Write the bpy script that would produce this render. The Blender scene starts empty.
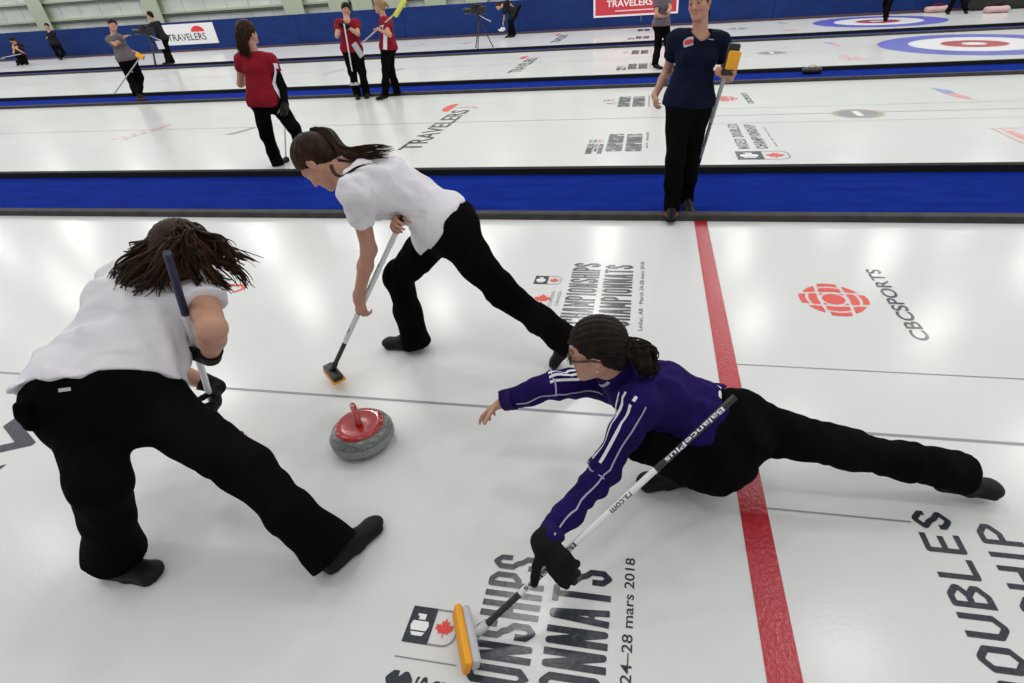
import bpy, bmesh, math, random
import numpy as np
from mathutils import Vector
from mathutils.bvhtree import BVHTree

random.seed(7)
RNG = np.random.RandomState(7)
COL = bpy.context.scene.collection
V = lambda *a: np.array(a, float)
def nrm(v):
    v = np.asarray(v, float); return v/(np.linalg.norm(v)+1e-12)

# ------------------------------------------------------------------ camera
FPX, CX, CY = 528.2765, 545.533, 339.09
PAN, PIT, ROLL, CAMH = -0.2072586594, 0.5991845568, -0.0711498587, 1.80482
CD = V(math.sin(PAN)*math.cos(PIT), math.cos(PAN)*math.cos(PIT), -math.sin(PIT))
_r0 = V(math.cos(PAN), -math.sin(PAN), 0); _u0 = np.cross(_r0, CD)
CR = _r0*math.cos(ROLL)+_u0*math.sin(ROLL); CU = -_r0*math.sin(ROLL)+_u0*math.cos(ROLL)
CAM = V(0, 0, CAMH)
def make_camera():
    cd = bpy.data.cameras.new('camera'); co = bpy.data.objects.new('camera', cd); COL.objects.link(co)
    from mathutils import Matrix
    m = Matrix(((CR[0], CU[0], -CD[0], 0), (CR[1], CU[1], -CD[1], 0), (CR[2], CU[2], -CD[2], CAMH), (0, 0, 0, 1)))
    co.matrix_world = m
    cd.sensor_fit = 'HORIZONTAL'; cd.sensor_width = 36.0; cd.lens = FPX/1024*36
    cd.shift_x = -(CX-512)/1024; cd.shift_y = (CY-341.5)/1024
    cd.clip_start = .05; cd.clip_end = 200
    bpy.context.scene.camera = co
make_camera()
def ray(px, py): return (px-CX)/FPX*CR-(py-CY)/FPX*CU+CD
def at_depth(px, py, d): return CAM+ray(px, py)*d
def at_Y(px, py, Y):
    v = ray(px, py); return CAM+v*(Y/v[1])
def depth_of(p): return float((np.asarray(p)-CAM)@CD)

X0, YC = 0.438218, 1.953137          # left edge of the hog line, centre line of the near sheet

# ------------------------------------------------------------------ materials
def mat(name, col, rough=.5, spec=.5, metal=0, bump=None, var=None, coat=0, sheen=0, attr=None, emis=None):
    m = bpy.data.materials.new(name); m.use_nodes = True
    nt = m.node_tree; b = nt.nodes['Principled BSDF']
    b.inputs['Base Color'].default_value = (*col, 1); b.inputs['Roughness'].default_value = rough
    b.inputs['Specular IOR Level'].default_value = spec; b.inputs['Metallic'].default_value = metal
    if coat: b.inputs['Coat Weight'].default_value = coat; b.inputs['Coat Roughness'].default_value = .1
    if sheen: b.inputs['Sheen Weight'].default_value = sheen
    N = nt.nodes.new; L = nt.links.new
    tc = N('ShaderNodeTexCoord'); src = None
    if var:     # (scale, other colour, stretch xyz, low, high)
        sc, c2, st, lo, hi = var
        mp = N('ShaderNodeMapping'); mp.inputs['Scale'].default_value = st
        L(tc.outputs['Object'], mp.inputs['Vector'])
        nz = N('ShaderNodeTexNoise'); nz.inputs['Scale'].default_value = sc; nz.inputs['Detail'].default_value = 5
        L(mp.outputs['Vector'], nz.inputs['Vector'])
        rp = N('ShaderNodeMapRange'); rp.inputs['From Min'].default_value = lo; rp.inputs['From Max'].default_value = hi
        L(nz.outputs['Fac'], rp.inputs['Value'])
        mx = N('ShaderNodeMix'); mx.data_type = 'RGBA'
        mx.inputs[6].default_value = (*col, 1); mx.inputs[7].default_value = (*c2, 1)
        L(rp.outputs['Result'], mx.inputs[0]); src = mx.outputs[2]
    if attr:
        at = N('ShaderNodeAttribute'); at.attribute_name = attr
        mu = N('ShaderNodeMix'); mu.data_type = 'RGBA'; mu.blend_type = 'MULTIPLY'; mu.inputs[0].default_value = 1
        if src is not None: L(src, mu.inputs[6])
        else: mu.inputs[6].default_value = (*col, 1)
        L(at.outputs['Color'], mu.inputs[7]); src = mu.outputs[2]
    if src is not None: L(src, b.inputs['Base Color'])
    if bump:    # (scale, strength, stretch, distance)
        sc, sg, st, di = bump
        mp = N('ShaderNodeMapping'); mp.inputs['Scale'].default_value = st
        L(tc.outputs['Object'], mp.inputs['Vector'])
        nz = N('ShaderNodeTexNoise'); nz.inputs['Scale'].default_value = sc; nz.inputs['Detail'].default_value = 4
        L(mp.outputs['Vector'], nz.inputs['Vector'])
        bp = N('ShaderNodeBump'); bp.inputs['Strength'].default_value = sg; bp.inputs['Distance'].default_value = di
        L(nz.outputs['Fac'], bp.inputs['Height']); L(bp.outputs['Normal'], b.inputs['Normal'])
    if emis: b.inputs['Emission Color'].default_value = (*emis[:3], 1); b.inputs['Emission Strength'].default_value = emis[3]
    return m
I3 = (1, 1, 1)
ICEB = (42, .10, I3, .004)
M = dict(
    ice=mat('ice', (.70, .705, .695), .19, .24, bump=ICEB, var=(.7, (.655, .66, .655), I3, .35, .7)),
    ink=mat('ice_ink_dark', (.030, .034, .044), .2, .4, bump=ICEB, var=(60, (.06, .064, .078), I3, .45, .75)),
    ink_grey=mat('ice_ink_grey', (.22, .23, .25), .3, bump=ICEB),
    ink_line=mat('ice_line_grey', (.25, .27, .30), .3, bump=ICEB),
    ink_red=mat('ice_ink_red', (.70, .045, .03), .3, bump=ICEB),
    ink_pink=mat('ice_ink_pink', (.72, .33, .33), .3, bump=ICEB),
    hog=mat('hog_line_red', (.40, .016, .030), .24, .5, bump=(70, .4, I3, .004), var=(45, (.47, .04, .055), I3, .4, .75)),
    ring_blue=mat('ring_blue', (.10, .11, .50), .3, bump=ICEB),
    ring_red=mat('ring_red', (.42, .04, .06), .3, bump=ICEB),
    ink_white=mat('ice_ink_white', (.82, .82, .82), .26, bump=ICEB),
    ink_blue=mat('ice_ink_blue', (.25, .33, .60), .3, bump=ICEB),
    ink_tan=mat('ice_ink_tan', (.40, .33, .29), .3, bump=ICEB),
    carpet=mat('blue_carpet', (.004, .017, .19), .95, .03, bump=(160, .6, I3, .01), var=(2.2, (.006, .026, .26), (1, 3.5, 1), .3, .7)),
    foam=mat('bumper_foam', (.045, .042, .04), .8, .2, var=(8, (.07, .066, .062), I3, .3, .7)),
    foam_black=mat('bumper_foam_black', (.012, .012, .012), .8, .2),
    board=mat('blue_board', (.0035, .020, .115), .6, .2, var=(1.2, (.005, .028, .15), (1, 1, 3), .3, .7), bump=(3, .4, (1, 1, 4), .04)),
    kick=mat('kick_strip', (.10, .05, .07), .6),
    panel=mat('wall_panel', (.74, .77, .74), .6, .3, var=(.8, (.58, .61, .58), (1, 1, 2), .3, .7), bump=(30, .3, (1, 1, .02), .02)),
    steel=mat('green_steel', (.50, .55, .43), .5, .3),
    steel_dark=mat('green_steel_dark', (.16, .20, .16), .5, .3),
    banner_w=mat('white_banner', (.75, .75, .75), .5), banner_r=mat('red_banner', (.55, .03, .05), .5),
    b_ink=mat('banner_ink', (.05, .05, .06), .5), b_white=mat('banner_white', (.8, .78, .78), .5), b_red=mat('banner_red', (.65, .03, .05), .5),
    skin=mat('skin', (.50, .27, .19), .5, .3, attr='tint', var=(14, (.46, .23, .155), I3, .35, .75)),
    white=mat('white_cloth', (.72, .70, .74), .9, .1, bump=(260, .3, I3, .002)),
    black=mat('black_cloth', (.0025, .0025, .003), .9, .03, bump=(220, .3, I3, .002), var=(3, (.006, .006, .0065), I3, .4, .7)),
    purple=mat('purple_cloth', (.010, .0035, .062), .8, .1, bump=(240, .25, I3, .002), var=(5, (.017, .006, .095), I3, .35, .7)),
    purple2=mat('purple_cuff', (.012, .004, .072), .8, .2, bump=(200, .4, (1, 1, 1), .003)),
    stripe=mat('white_stripe', (.78, .76, .85), .7), piping=mat('grey_piping', (.36, .33, .48), .6),
    lining=mat('grey_lining', (.42, .43, .46), .8),
    navy=mat('navy_cloth', (.005, .007, .021), .85, .08, bump=(200, .3, I3, .002), var=(4, (.008, .012, .033), I3, .4, .7)),
    red=mat('red_cloth', (.20, .008, .018), .85, .1, var=(4, (.26, .012, .024), I3, .35, .7)),
    grey=mat('grey_cloth', (.12, .10, .11), .85, .15, var=(4, (.16, .13, .14), I3, .35, .7)),
    dark=mat('dark_cloth', (.012, .010, .012), .85, .15),
    hair_brown=mat('brown_hair', (.017, .0075, .004), .5, .12, var=(28, (.048, .022, .010), (1, 1, 1), .38, .72), bump=(80, .6, I3, .006)),
    hair_dark=mat('dark_hair', (.0075, .0045, .0035), .5, .12, var=(30, (.020, .0115, .008), I3, .38, .72), bump=(80, .6, I3, .006)),
    hair_blond=mat('blond_hair', (.25, .15, .07), .5, var=(30, (.38, .25, .12), I3, .38, .72)),
    shoe=mat('black_shoe', (.005, .005, .005), .55, .2), sole=mat('shoe_sole', (.007, .007, .008), .6, .2), shoe_red=mat('shoe_red', (.45, .03, .05), .6),
    lace=mat('lace_white', (.6, .6, .6), .7),
    glove=mat('black_glove', (.004, .004, .004), .65, .15, bump=(180, .4, I3, .002)),
    glove_grey=mat('glove_lettering', (.35, .35, .35), .7),
    eye=mat('eye_white', (.30, .28, .27), .35), iris=mat('iris', (.03, .02, .015), .2),
    frame=mat('glasses_frame', (.008, .008, .008), .2, .6),
    shaft_w=mat('white_shaft', (.72, .72, .74), .22, .5), shaft_b=mat('black_shaft', (.012, .012, .014), .3, .5),
    shaft_navy=mat('navy_grip', (.012, .014, .05), .5), shaft_g=mat('grey_shaft', (.42, .42, .43), .3, .5),
    yellow=mat('yellow_pad', (.85, .36, .012), .6, bump=(220, .3, I3, .002)), lime=mat('lime_pad', (.62, .62, .08), .6),
    tan=mat('tan_pad', (.6, .42, .28), .7), plastic=mat('black_plastic', (.014, .014, .014), .4, .4), grey_pl=mat('grey_plastic', (.5, .5, .52), .4),
    granite=mat('granite', (.10, .108, .104), .24, .5, var=(120, (.21, .22, .21), I3, .42, .68), coat=.4),
    band=mat('striking_band', (.26, .27, .26), .5, .4, var=(90, (.18, .19, .18), I3, .4, .7)),
    stone_red=mat('stone_red', (.36, .008, .012), .14, .5, coat=.6),
    teal=mat('teal_plastic', (.05, .30, .42), .4), gold=mat('badge_gold', (.5, .25, .12), .6),
    pinkish=mat('pink_fabric', (.55, .36, .36), .8), silver=mat('silver', (.5, .5, .52), .35, metal=.6),
)

# glass for spectacles
_g = bpy.data.materials.new('spectacle_glass'); _g.use_nodes = True
_b = _g.node_tree.nodes['Principled BSDF']; _b.inputs['Transmission Weight'].default_value = 1; _b.inputs['Roughness'].default_value = .02; _b.inputs['IOR'].default_value = 1.05
M['glass'] = _g

# ------------------------------------------------------------------ object helpers
def link(name, me, parent=None, m=None, kind=None, label=None, smooth=True):
    o = bpy.data.objects.new(name, me); COL.objects.link(o)
    if m is not None and not me.materials: me.materials.append(M[m] if isinstance(m, str) else m)
    if parent is not None: o.parent = parent
    if kind: o['kind'] = kind
    if label: o['label'] = label
    if smooth and len(me.polygons): me.polygons.foreach_set('use_smooth', [True]*len(me.polygons))
    return o
def tag(o, label, cat, group=None):
    o['label'] = label; o['category'] = cat
    if group: o['group'] = group
    return o
def empty(name, label, cat, group=None, loc=(0, 0, 0)):
    o = bpy.data.objects.new(name, None); COL.objects.link(o); o.location = loc; o.empty_display_size = .1
    return tag(o, label, cat, group)
def mesh_np(name, vs, faces):
    me = bpy.data.meshes.new(name)
    vs = np.asarray(vs, np.float32); me.vertices.add(len(vs)); me.vertices.foreach_set('co', vs.ravel())
    if isinstance(faces, np.ndarray):
        n = faces.shape[1]; me.loops.add(faces.size); me.loops.foreach_set('vertex_index', faces.astype(np.int32).ravel())
        me.polygons.add(len(faces)); me.polygons.foreach_set('loop_start', np.arange(0, faces.size, n, dtype=np.int32))
        me.update(calc_edges=True)
    else:
        bpy.data.meshes.remove(me); me = bpy.data.meshes.new(name)
        me.from_pydata([tuple(map(float, v)) for v in vs], [], faces)
    me.validate(); return me
class MB:                                   # collects simple shapes into one mesh
    def __init__(s): s.v = []; s.f = []; s.mi = []; s.cur = 0
    def add(s, vs, fs):
        n = len(s.v); s.v += [tuple(map(float, p)) for p in vs]; s.f += [[i+n for i in f] for f in fs]; s.mi += [s.cur]*len(fs)
    def box(s, lo, hi, M3=None, c=(0, 0, 0), bev=0):
        lo = V(*lo); hi = V(*hi)
        if bev <= 0:
            vs = [V(x, y, z) for x in (lo[0], hi[0]) for y in (lo[1], hi[1]) for z in (lo[2], hi[2])]
            fs = [(0, 1, 3, 2), (4, 6, 7, 5), (0, 4, 5, 1), (2, 3, 7, 6), (0, 2, 6, 4), (1, 5, 7, 3)]
        else:
            bm = bmesh.new(); bmesh.ops.create_cube(bm, size=1)
            for v in bm.verts: v.co = Vector((lo+hi)/2+V(*v.co)*(hi-lo))
            bmesh.ops.bevel(bm, geom=bm.edges[:], offset=bev, segments=2, affect='EDGES', profile=.5)
            bm.verts.index_update(); vs = [V(*v.co) for v in bm.verts]; fs = [[v.index for v in f.verts] for f in bm.faces]; bm.free()
        if M3 is not None: vs = [M3@p+V(*c) for p in vs]
        s.add(vs, fs)
    def tube(s, pts, rs, n=10, cap=True, flat=None):
        pts = [np.asarray(p, float) for p in pts]
        if np.isscalar(rs): rs = [rs]*len(pts)
        N = len(pts); t0 = nrm(pts[1]-pts[0]); a = nrm(np.cross(t0, V(0, 0, 1) if abs(t0[2]) < .9 else V(1, 0, 0)))
        vs = []
        for i in range(N):
            t = nrm(pts[min(i+1, N-1)]-pts[max(i-1, 0)]); a = nrm(a-t*(a@t)); b = np.cross(t, a)
            for k in range(n):
                an = 2*math.pi*k/n; vs.append(pts[i]+rs[i]*(math.cos(an)*a+math.sin(an)*b))
        fs = [(i*n+k, i*n+(k+1) % n, (i+1)*n+(k+1) % n, (i+1)*n+k) for i in range(N-1) for k in range(n)]
        if cap: fs += [list(range(n))[::-1], [(N-1)*n+k for k in range(n)]]
        s.add(vs, fs)
    def lathe(s, prof, c=(0, 0, 0), n=40, M3=None):
        vs = []; c = V(*c)
        for r, z in prof:
            for k in range(n):
                p = V(r*math.cos(2*math.pi*k/n), r*math.sin(2*math.pi*k/n), z)
                vs.append((M3@p if M3 is not None else p)+c)
        fs = [(i*n+k, i*n+(k+1) % n, (i+1)*n+(k+1) % n, (i+1)*n+k) for i in range(len(prof)-1) for k in range(n)]
        s.add(vs, fs)
    def sphere(s, c, r, n=14, M3=None):
        r = V(*r) if not np.isscalar(r) else V(r, r, r)
        vs = []; m = n//2+1
        for i in range(m+1):
            th = math.pi*i/m
            for k in range(n):
                ph = 2*math.pi*k/n; p = V(math.sin(th)*math.cos(ph), math.sin(th)*math.sin(ph), math.cos(th))*r
                vs.append((M3@p if M3 is not None else p)+V(*c))
        fs = [(i*n+k, (i+1)*n+k, (i+1)*n+(k+1) % n, i*n+(k+1) % n) for i in range(m) for k in range(n)]
        s.add(vs, fs)
    def build(s, name, m, parent=None, kind=None, label=None, smooth=False, auto=None):
        me = bpy.data.meshes.new(name); me.from_pydata(s.v, [], s.f)
        ms = m if isinstance(m, (list, tuple)) else [m]
        for x in ms: me.materials.append(M[x])
        if len(ms) > 1: me.polygons.foreach_set('material_index', s.mi)
        me.validate(); bm = bmesh.new(); bm.from_mesh(me); bmesh.ops.remove_doubles(bm, verts=bm.verts, dist=1e-6); bmesh.ops.recalc_face_normals(bm, faces=bm.faces)
        if auto:
            for e in bm.edges:
                if len(e.link_faces) == 2 and e.calc_face_angle(0) > auto: e.smooth = False
            smooth = True
        bm.to_mesh(me); bm.free(); me.update()
        return link(name, me, parent, None, kind, label, smooth)
def basis(x, y, z): return np.array([nrm(x), nrm(y), nrm(z)]).T

# ------------------------------------------------------------------ lettering
def text_geo(s, bold=0.0, shear=0.0, spacing=1.0, res=4):
    cu = bpy.data.curves.new('t', 'FONT'); cu.body = s; cu.size = 1; cu.offset = bold; cu.shear = shear; cu.space_character = spacing
    cu.resolution_u = res
    o = bpy.data.objects.new('t', cu); COL.objects.link(o)
    dg = bpy.context.evaluated_depsgraph_get(); me = o.evaluated_get(dg).to_mesh()
    vs = np.array([v.co[:2] for v in me.vertices]); fs = [list(p.vertices) for p in me.polygons]
    o.evaluated_get(dg).to_mesh_clear(); bpy.data.objects.remove(o); bpy.data.curves.remove(cu)
    lo = vs.min(0); return vs-lo, fs, vs.max(0)-lo
def text_fit(name, s, origin, U, Vv, W, Hh, m, parent, bold=0.0, shear=0, label=None, spacing=1.0):
    """lettering of total size W x Hh, start at origin, reading along U with letter-up Vv"""
    vs, fs, sz = text_geo(s, bold, shear, spacing)
    vs = vs/sz*V(W, Hh); U = nrm(U); Vv = nrm(Vv)
    P3 = [np.asarray(origin)+U*a+Vv*b for a, b in vs]
    mb = MB(); mb.add(P3, fs); return mb.build(name, m, parent, label=label)
ZD = .0015
class Sheet2D:                               # shapes painted on the ice: (x right, y away) relative to hog line / centre line
    def __init__(s, yc, parent): s.yc = yc; s.p = parent
    def pt(s, x, y, z=ZD): return V(X0+x, s.yc+y, z)
    def text(s, name, t, xtop, xbase, y0, y1, m='ink', bold=.0, shear=0, z=ZD, label=None, spacing=1.0):
        return text_fit(name, t, s.pt(xbase, y0, z), (0, 1, 0), (-1, 0, 0), y1-y0, xbase-xtop, m, s.p, bold, shear, label, spacing)
    def poly(s, name, polys, m, z=ZD, label=None):
        mb = MB()
        for pl in polys: mb.add([s.pt(x, y, z) for x, y in pl], [list(range(len(pl)))])
        return mb.build(name, m, s.p, label=label)
    def ring(s, name, cx, cy, r0, r1, m, z=ZD, n=72, label=None, sx=1, sy=1):
        mb = MB()
        vs = []; 
        for k in range(n):
            a = 2*math.pi*k/n; vs += [s.pt(cx+r0*sx*math.cos(a), cy+r0*sy*math.sin(a), z), s.pt(cx+r1*sx*math.cos(a), cy+r1*sy*math.sin(a), z)]
        if r0 > 0: fs = [(2*k, 2*k+1, (2*k+3) % (2*n), (2*k+2) % (2*n)) for k in range(n)]
        else: vs = vs[1::2]; fs = [list(range(n))]
        mb.add(vs, fs); return mb.build(name, m, s.p, label=label)
LEAF = [(0, .5), (.10, .30), (.22, .36), (.17, .08), (.30, .21), (.33, .13), (.48, .16), (.43, .02), (.50, -.03), (.27, -.22), (.29, -.31), (.03, -.27), (.03, -.5)]
LEAF = LEAF+[(-x, y) for x, y in LEAF[::-1] if x > 0]

# ------------------------------------------------------------------ smooth implicit bodies
class SDF:
    def __init__(s, lo, hi, h):
        s.lo = V(*lo); s.h = h; s.n = np.ceil((V(*hi)-s.lo)/h).astype(int)+1
        s.f = np.full(s.n, 9., np.float32)
        s.ax = [(s.lo[i]+h*np.arange(s.n[i])).astype(np.float32) for i in range(3)]
    def box(s, lo, hi, pad=0):
        a = np.maximum(np.floor((np.asarray(lo)-pad-s.lo)/s.h).astype(int), 0)
        b = np.minimum(np.ceil((np.asarray(hi)+pad-s.lo)/s.h).astype(int)+1, s.n)
        if (b <= a).any(): return None, None
        sl = tuple(slice(a[i], b[i]) for i in range(3))
        return sl, (s.ax[0][sl[0]][:, None, None], s.ax[1][sl[1]][None, :, None], s.ax[2][sl[2]][None, None, :])
    def add(s, fn, lo, hi, k=.02, cuts=()):
        sl, p = s.box(lo, hi, k+2.5*s.h)
        if sl is None: return
        d = fn(*p)
        for c, n in cuts:
            d = np.maximum(d, (p[0]-c[0])*n[0]+(p[1]-c[1])*n[1]+(p[2]-c[2])*n[2])
        a = s.f[sl]
        if k <= 1e-6: s.f[sl] = np.minimum(a, d); return
        w = np.clip(.5+.5*(a-d)/k, 0, 1); s.f[sl] = a*(1-w)+d*w-k*w*(1-w)
    def sub(s, fn, lo, hi, k=.0):
        sl, p = s.box(lo, hi, k+2.5*s.h)
        if sl is None: return
        d = -fn(*p); a = s.f[sl]
        if k <= 1e-6: s.f[sl] = np.maximum(a, d); return
        w = np.clip(.5-.5*(a-d)/k, 0, 1); s.f[sl] = a*(1-w)+d*w+k*w*(1-w)
    # primitives
    def cone(s, a, b, ra, rb, k=.02, cuts=(), sub=False):
        a = np.asarray(a, float); b = np.asarray(b, float); ba = b-a; L2 = ba@ba+1e-12
        def fn(x, y, z):
            t = np.clip(((x-a[0])*ba[0]+(y-a[1])*ba[1]+(z-a[2])*ba[2])/L2, 0, 1)
            return np.sqrt((x-a[0]-t*ba[0])**2+(y-a[1]-t*ba[1])**2+(z-a[2]-t*ba[2])**2)-(ra+(rb-ra)*t)
        r = max(ra, rb); (s.sub if sub else s.add)(fn, np.minimum(a, b)-r, np.maximum(a, b)+r, k, *(() if sub else (cuts,)))
    def ell(s, c, R3, r, k=.02, cuts=(), sub=False):
        """ellipsoid: R3 columns are its axes"""
        c = np.asarray(c, float); r = np.asarray(r, float); mr = r.min()
        def fn(x, y, z):
            X, Y, Z = x-c[0], y-c[1], z-c[2]
            q = [(X*R3[0, i]+Y*R3[1, i]+Z*R3[2, i])/r[i] for i in range(3)]
            q2 = [qq/r[i] for i, qq in enumerate(q)]
            k0 = np.sqrt(q[0]**2+q[1]**2+q[2]**2); k1 = np.sqrt(q2[0]**2+q2[1]**2+q2[2]**2)+1e-9
            return k0*(k0-1)/k1
        e = r.max(); (s.sub if sub else s.add)(fn, c-e, c+e, k, *(() if sub else (cuts,)))
    def slab(s, a, b, side, wa, wb, ta, tb, k=.03, cuts=()):
        """tapered limb with an elliptic section: half widths w along side, t across"""
        a = np.asarray(a, float); b = np.asarray(b, float); ba = b-a; L = np.linalg.norm(ba)+1e-9; ax = ba/L
        sd = nrm(np.asarray(side)-ax*(np.asarray(side)@ax)); fr = np.cross(ax, sd)
        def fn(x, y, z):
            X, Y, Z = x-a[0], y-a[1], z-a[2]
            u = X*ax[0]+Y*ax[1]+Z*ax[2]; t = np.clip(u/L, 0, 1); e = u-t*L
            p = X*sd[0]+Y*sd[1]+Z*sd[2]; q = X*fr[0]+Y*fr[1]+Z*fr[2]
            w = wa+(wb-wa)*t; th = ta+(tb-ta)*t; m = np.minimum(w, th)
            k0 = np.sqrt((p/w)**2+(q/th)**2+(e/m)**2)
            k1 = np.sqrt((p/w**2)**2+(q/th**2)**2+(e/m**2)**2)+1e-9
            return k0*(k0-1)/k1
        r = max(wa, wb, ta, tb); s.add(fn, np.minimum(a, b)-r, np.maximum(a, b)+r, k, cuts)
    def wrinkle(s, amp, scale, seed=0, dirs=6, only=None):
        idx = np.argwhere(np.abs(s.f) < .035)
        p = s.lo+idx*s.h; rs = np.random.RandomState(seed); g = np.zeros(len(p))
        for _ in range(dirs):
            d = nrm(rs.randn(3)); d2 = nrm(rs.randn(3)); fq = scale*(.6+rs.rand())
            w = np.sin((p@d)*fq+1.8*np.sin((p@d2)*fq*.45+rs.rand()*6)+rs.rand()*6)
            g += np.sign(w)*np.abs(w)**1.5
        g = g/math.sqrt(dirs)*amp
        if only is not None: g = g*only(p)
        s.f[idx[:, 0], idx[:, 1], idx[:, 2]] += g.astype(np.float32)
    def mesh(s, name, main=False):
        f = s.f; h = s.h; sg = f < 0; n = s.n
        c = [sg[i:n[0]-1+i, j:n[1]-1+j, k:n[2]-1+k] for i in (0, 1) for j in (0, 1) for k in (0, 1)]
        an = c[0].copy(); al = c[0].copy()
        for q in c[1:]: an |= q; al &= q
        mk = an & ~al; idx = np.argwhere(mk); N = len(idx)
        ids = np.full(mk.shape, -1, np.int32); ids[mk] = np.arange(N)
        offs = [(i, j, k) for i in (0, 1) for j in (0, 1) for k in (0, 1)]
        vals = np.stack([f[idx[:, 0]+o[0], idx[:, 1]+o[1], idx[:, 2]+o[2]] for o in offs], 1)
        acc = np.zeros((N, 3)); cnt = np.zeros(N)
        for a in range(8):
            for b in range(a+1, 8):
                oa, ob = V(*offs[a]), V(*offs[b])
                if np.abs(oa-ob).sum() != 1: continue
                va, vb = vals[:, a], vals[:, b]; m = (va < 0) != (vb < 0)
                t = np.where(m, va/np.where(m, va-vb, 1), 0)
                acc[m] += (oa+(ob-oa)*t[:, None])[m]; cnt[m] += 1
        vs = s.lo+(idx+acc/cnt[:, None])*h
        fs = []
        for ax in range(3):
            o1, o2 = [(1, 2), (2, 0), (0, 1)][ax]
            A = [slice(None)]*3; Bq = [slice(None)]*3
            A[ax] = slice(0, n[ax]-1); Bq[ax] = slice(1, n[ax])
            ch = sg[tuple(A)] != sg[tuple(Bq)]; e = np.argwhere(ch)
            ok = (e[:, o1] > 0) & (e[:, o2] > 0) & (e[:, o1] < n[o1]-1) & (e[:, o2] < n[o2]-1); e = e[ok]
            inside = sg[e[:, 0], e[:, 1], e[:, 2]]
            def cell(d1, d2):
                q = e.copy(); q[:, o1] += d1; q[:, o2] += d2; return ids[q[:, 0], q[:, 1], q[:, 2]]
            q = np.stack([cell(-1, -1), cell(0, -1), cell(0, 0), cell(-1, 0)], 1)
            q[~inside] = q[~inside][:, ::-1]; fs.append(q)
        F = np.concatenate(fs)
        if main:                                           # keep the main piece, drop loose crumbs
            lab = np.arange(N)
            for _ in range(400):
                m = lab[F].min(1); new = lab.copy(); np.minimum.at(new, F.ravel(), np.repeat(m, 4)); new = new[new]
                if (new == lab).all(): break
                lab = new
            fl = lab[F[:, 0]]; u, c_ = np.unique(fl, return_counts=True); F = F[fl == u[c_.argmax()]]
            used = np.unique(F); mp = np.full(N, -1); mp[used] = np.arange(len(used)); F = mp[F]; vs = vs[used]
        return mesh_np(name, vs, F)
def bvh_of(me):
    return BVHTree.FromPolygons([v.co[:] for v in me.vertices], [p.vertices[:] for p in me.polygons])
def snap(bvh, p, off):
    co, no, i, d = bvh.find_nearest(Vector(p))
    return V(*co)+V(*no)*off
def ribbon(name, bvh, pts, width, wdir, m, parent, off=.0022, n=3, label=None):
    """a flat strip laid on a garment along pts; wdir = direction of its width"""
    vs = []; pts = [np.asarray(p, float) for p in pts]
    for i, p in enumerate(pts):
        t = nrm(pts[min(i+1, len(pts)-1)]-pts[max(i-1, 0)]); w = nrm(np.cross(t, np.cross(wdir, t)))
        c = snap(bvh, p, 0)
        for j in range(n): vs.append(snap(bvh, c+w*width*(j/(n-1)-.5), off))
    fs = [(i*n+j, i*n+j+1, (i+1)*n+j+1, (i+1)*n+j) for i in range(len(pts)-1) for j in range(n-1)]
    mb = MB(); mb.add(vs, fs); return mb.build(name, m, parent, label=label, smooth=True)
def patch_text(name, bvh, s, c, U, Vv, W, Hh, m, parent, off=.003, bold=.02, label=None):
    vs, fs, sz = text_geo(s, bold); vs = (vs/sz-.5)*V(W, Hh); U = nrm(U); Vv = nrm(Vv)
    mb = MB(); mb.add([snap(bvh, np.asarray(c)+U*a+Vv*b, off) for a, b in vs], fs); return mb.build(name, m, parent, label=label)
def patch_disc(name, bvh, c, U, Vv, ru, rv, m, parent, off=.002, n=24, rings=5):
    c = snap(bvh, c, 0); U = nrm(U); Vv = nrm(Vv); vs = [snap(bvh, c, off)]
    for r in range(1, rings+1):
        for k in range(n): a = 2*math.pi*k/n; vs.append(snap(bvh, c+U*ru*r/rings*math.cos(a)+Vv*rv*r/rings*math.sin(a), off))
    fs = [(0, 1+k, 1+(k+1) % n) for k in range(n)]+[(1+(r-1)*n+k, 1+r*n+k, 1+r*n+(k+1) % n, 1+(r-1)*n+(k+1) % n) for r in range(1, rings) for k in range(n)]
    mb = MB(); mb.add(vs, fs); return mb.build(name, m, parent, smooth=True)
def patch_poly(name, bvh, polys, c, U, Vv, m, parent, off=.002):
    c = snap(bvh, c, 0); U = nrm(U); Vv = nrm(Vv); mb = MB()
    for pl in polys: mb.add([snap(bvh, np.asarray(c)+U*a+Vv*b, off) for a, b in pl], [list(range(len(pl)))])
    return mb.build(name, m, parent)

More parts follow.
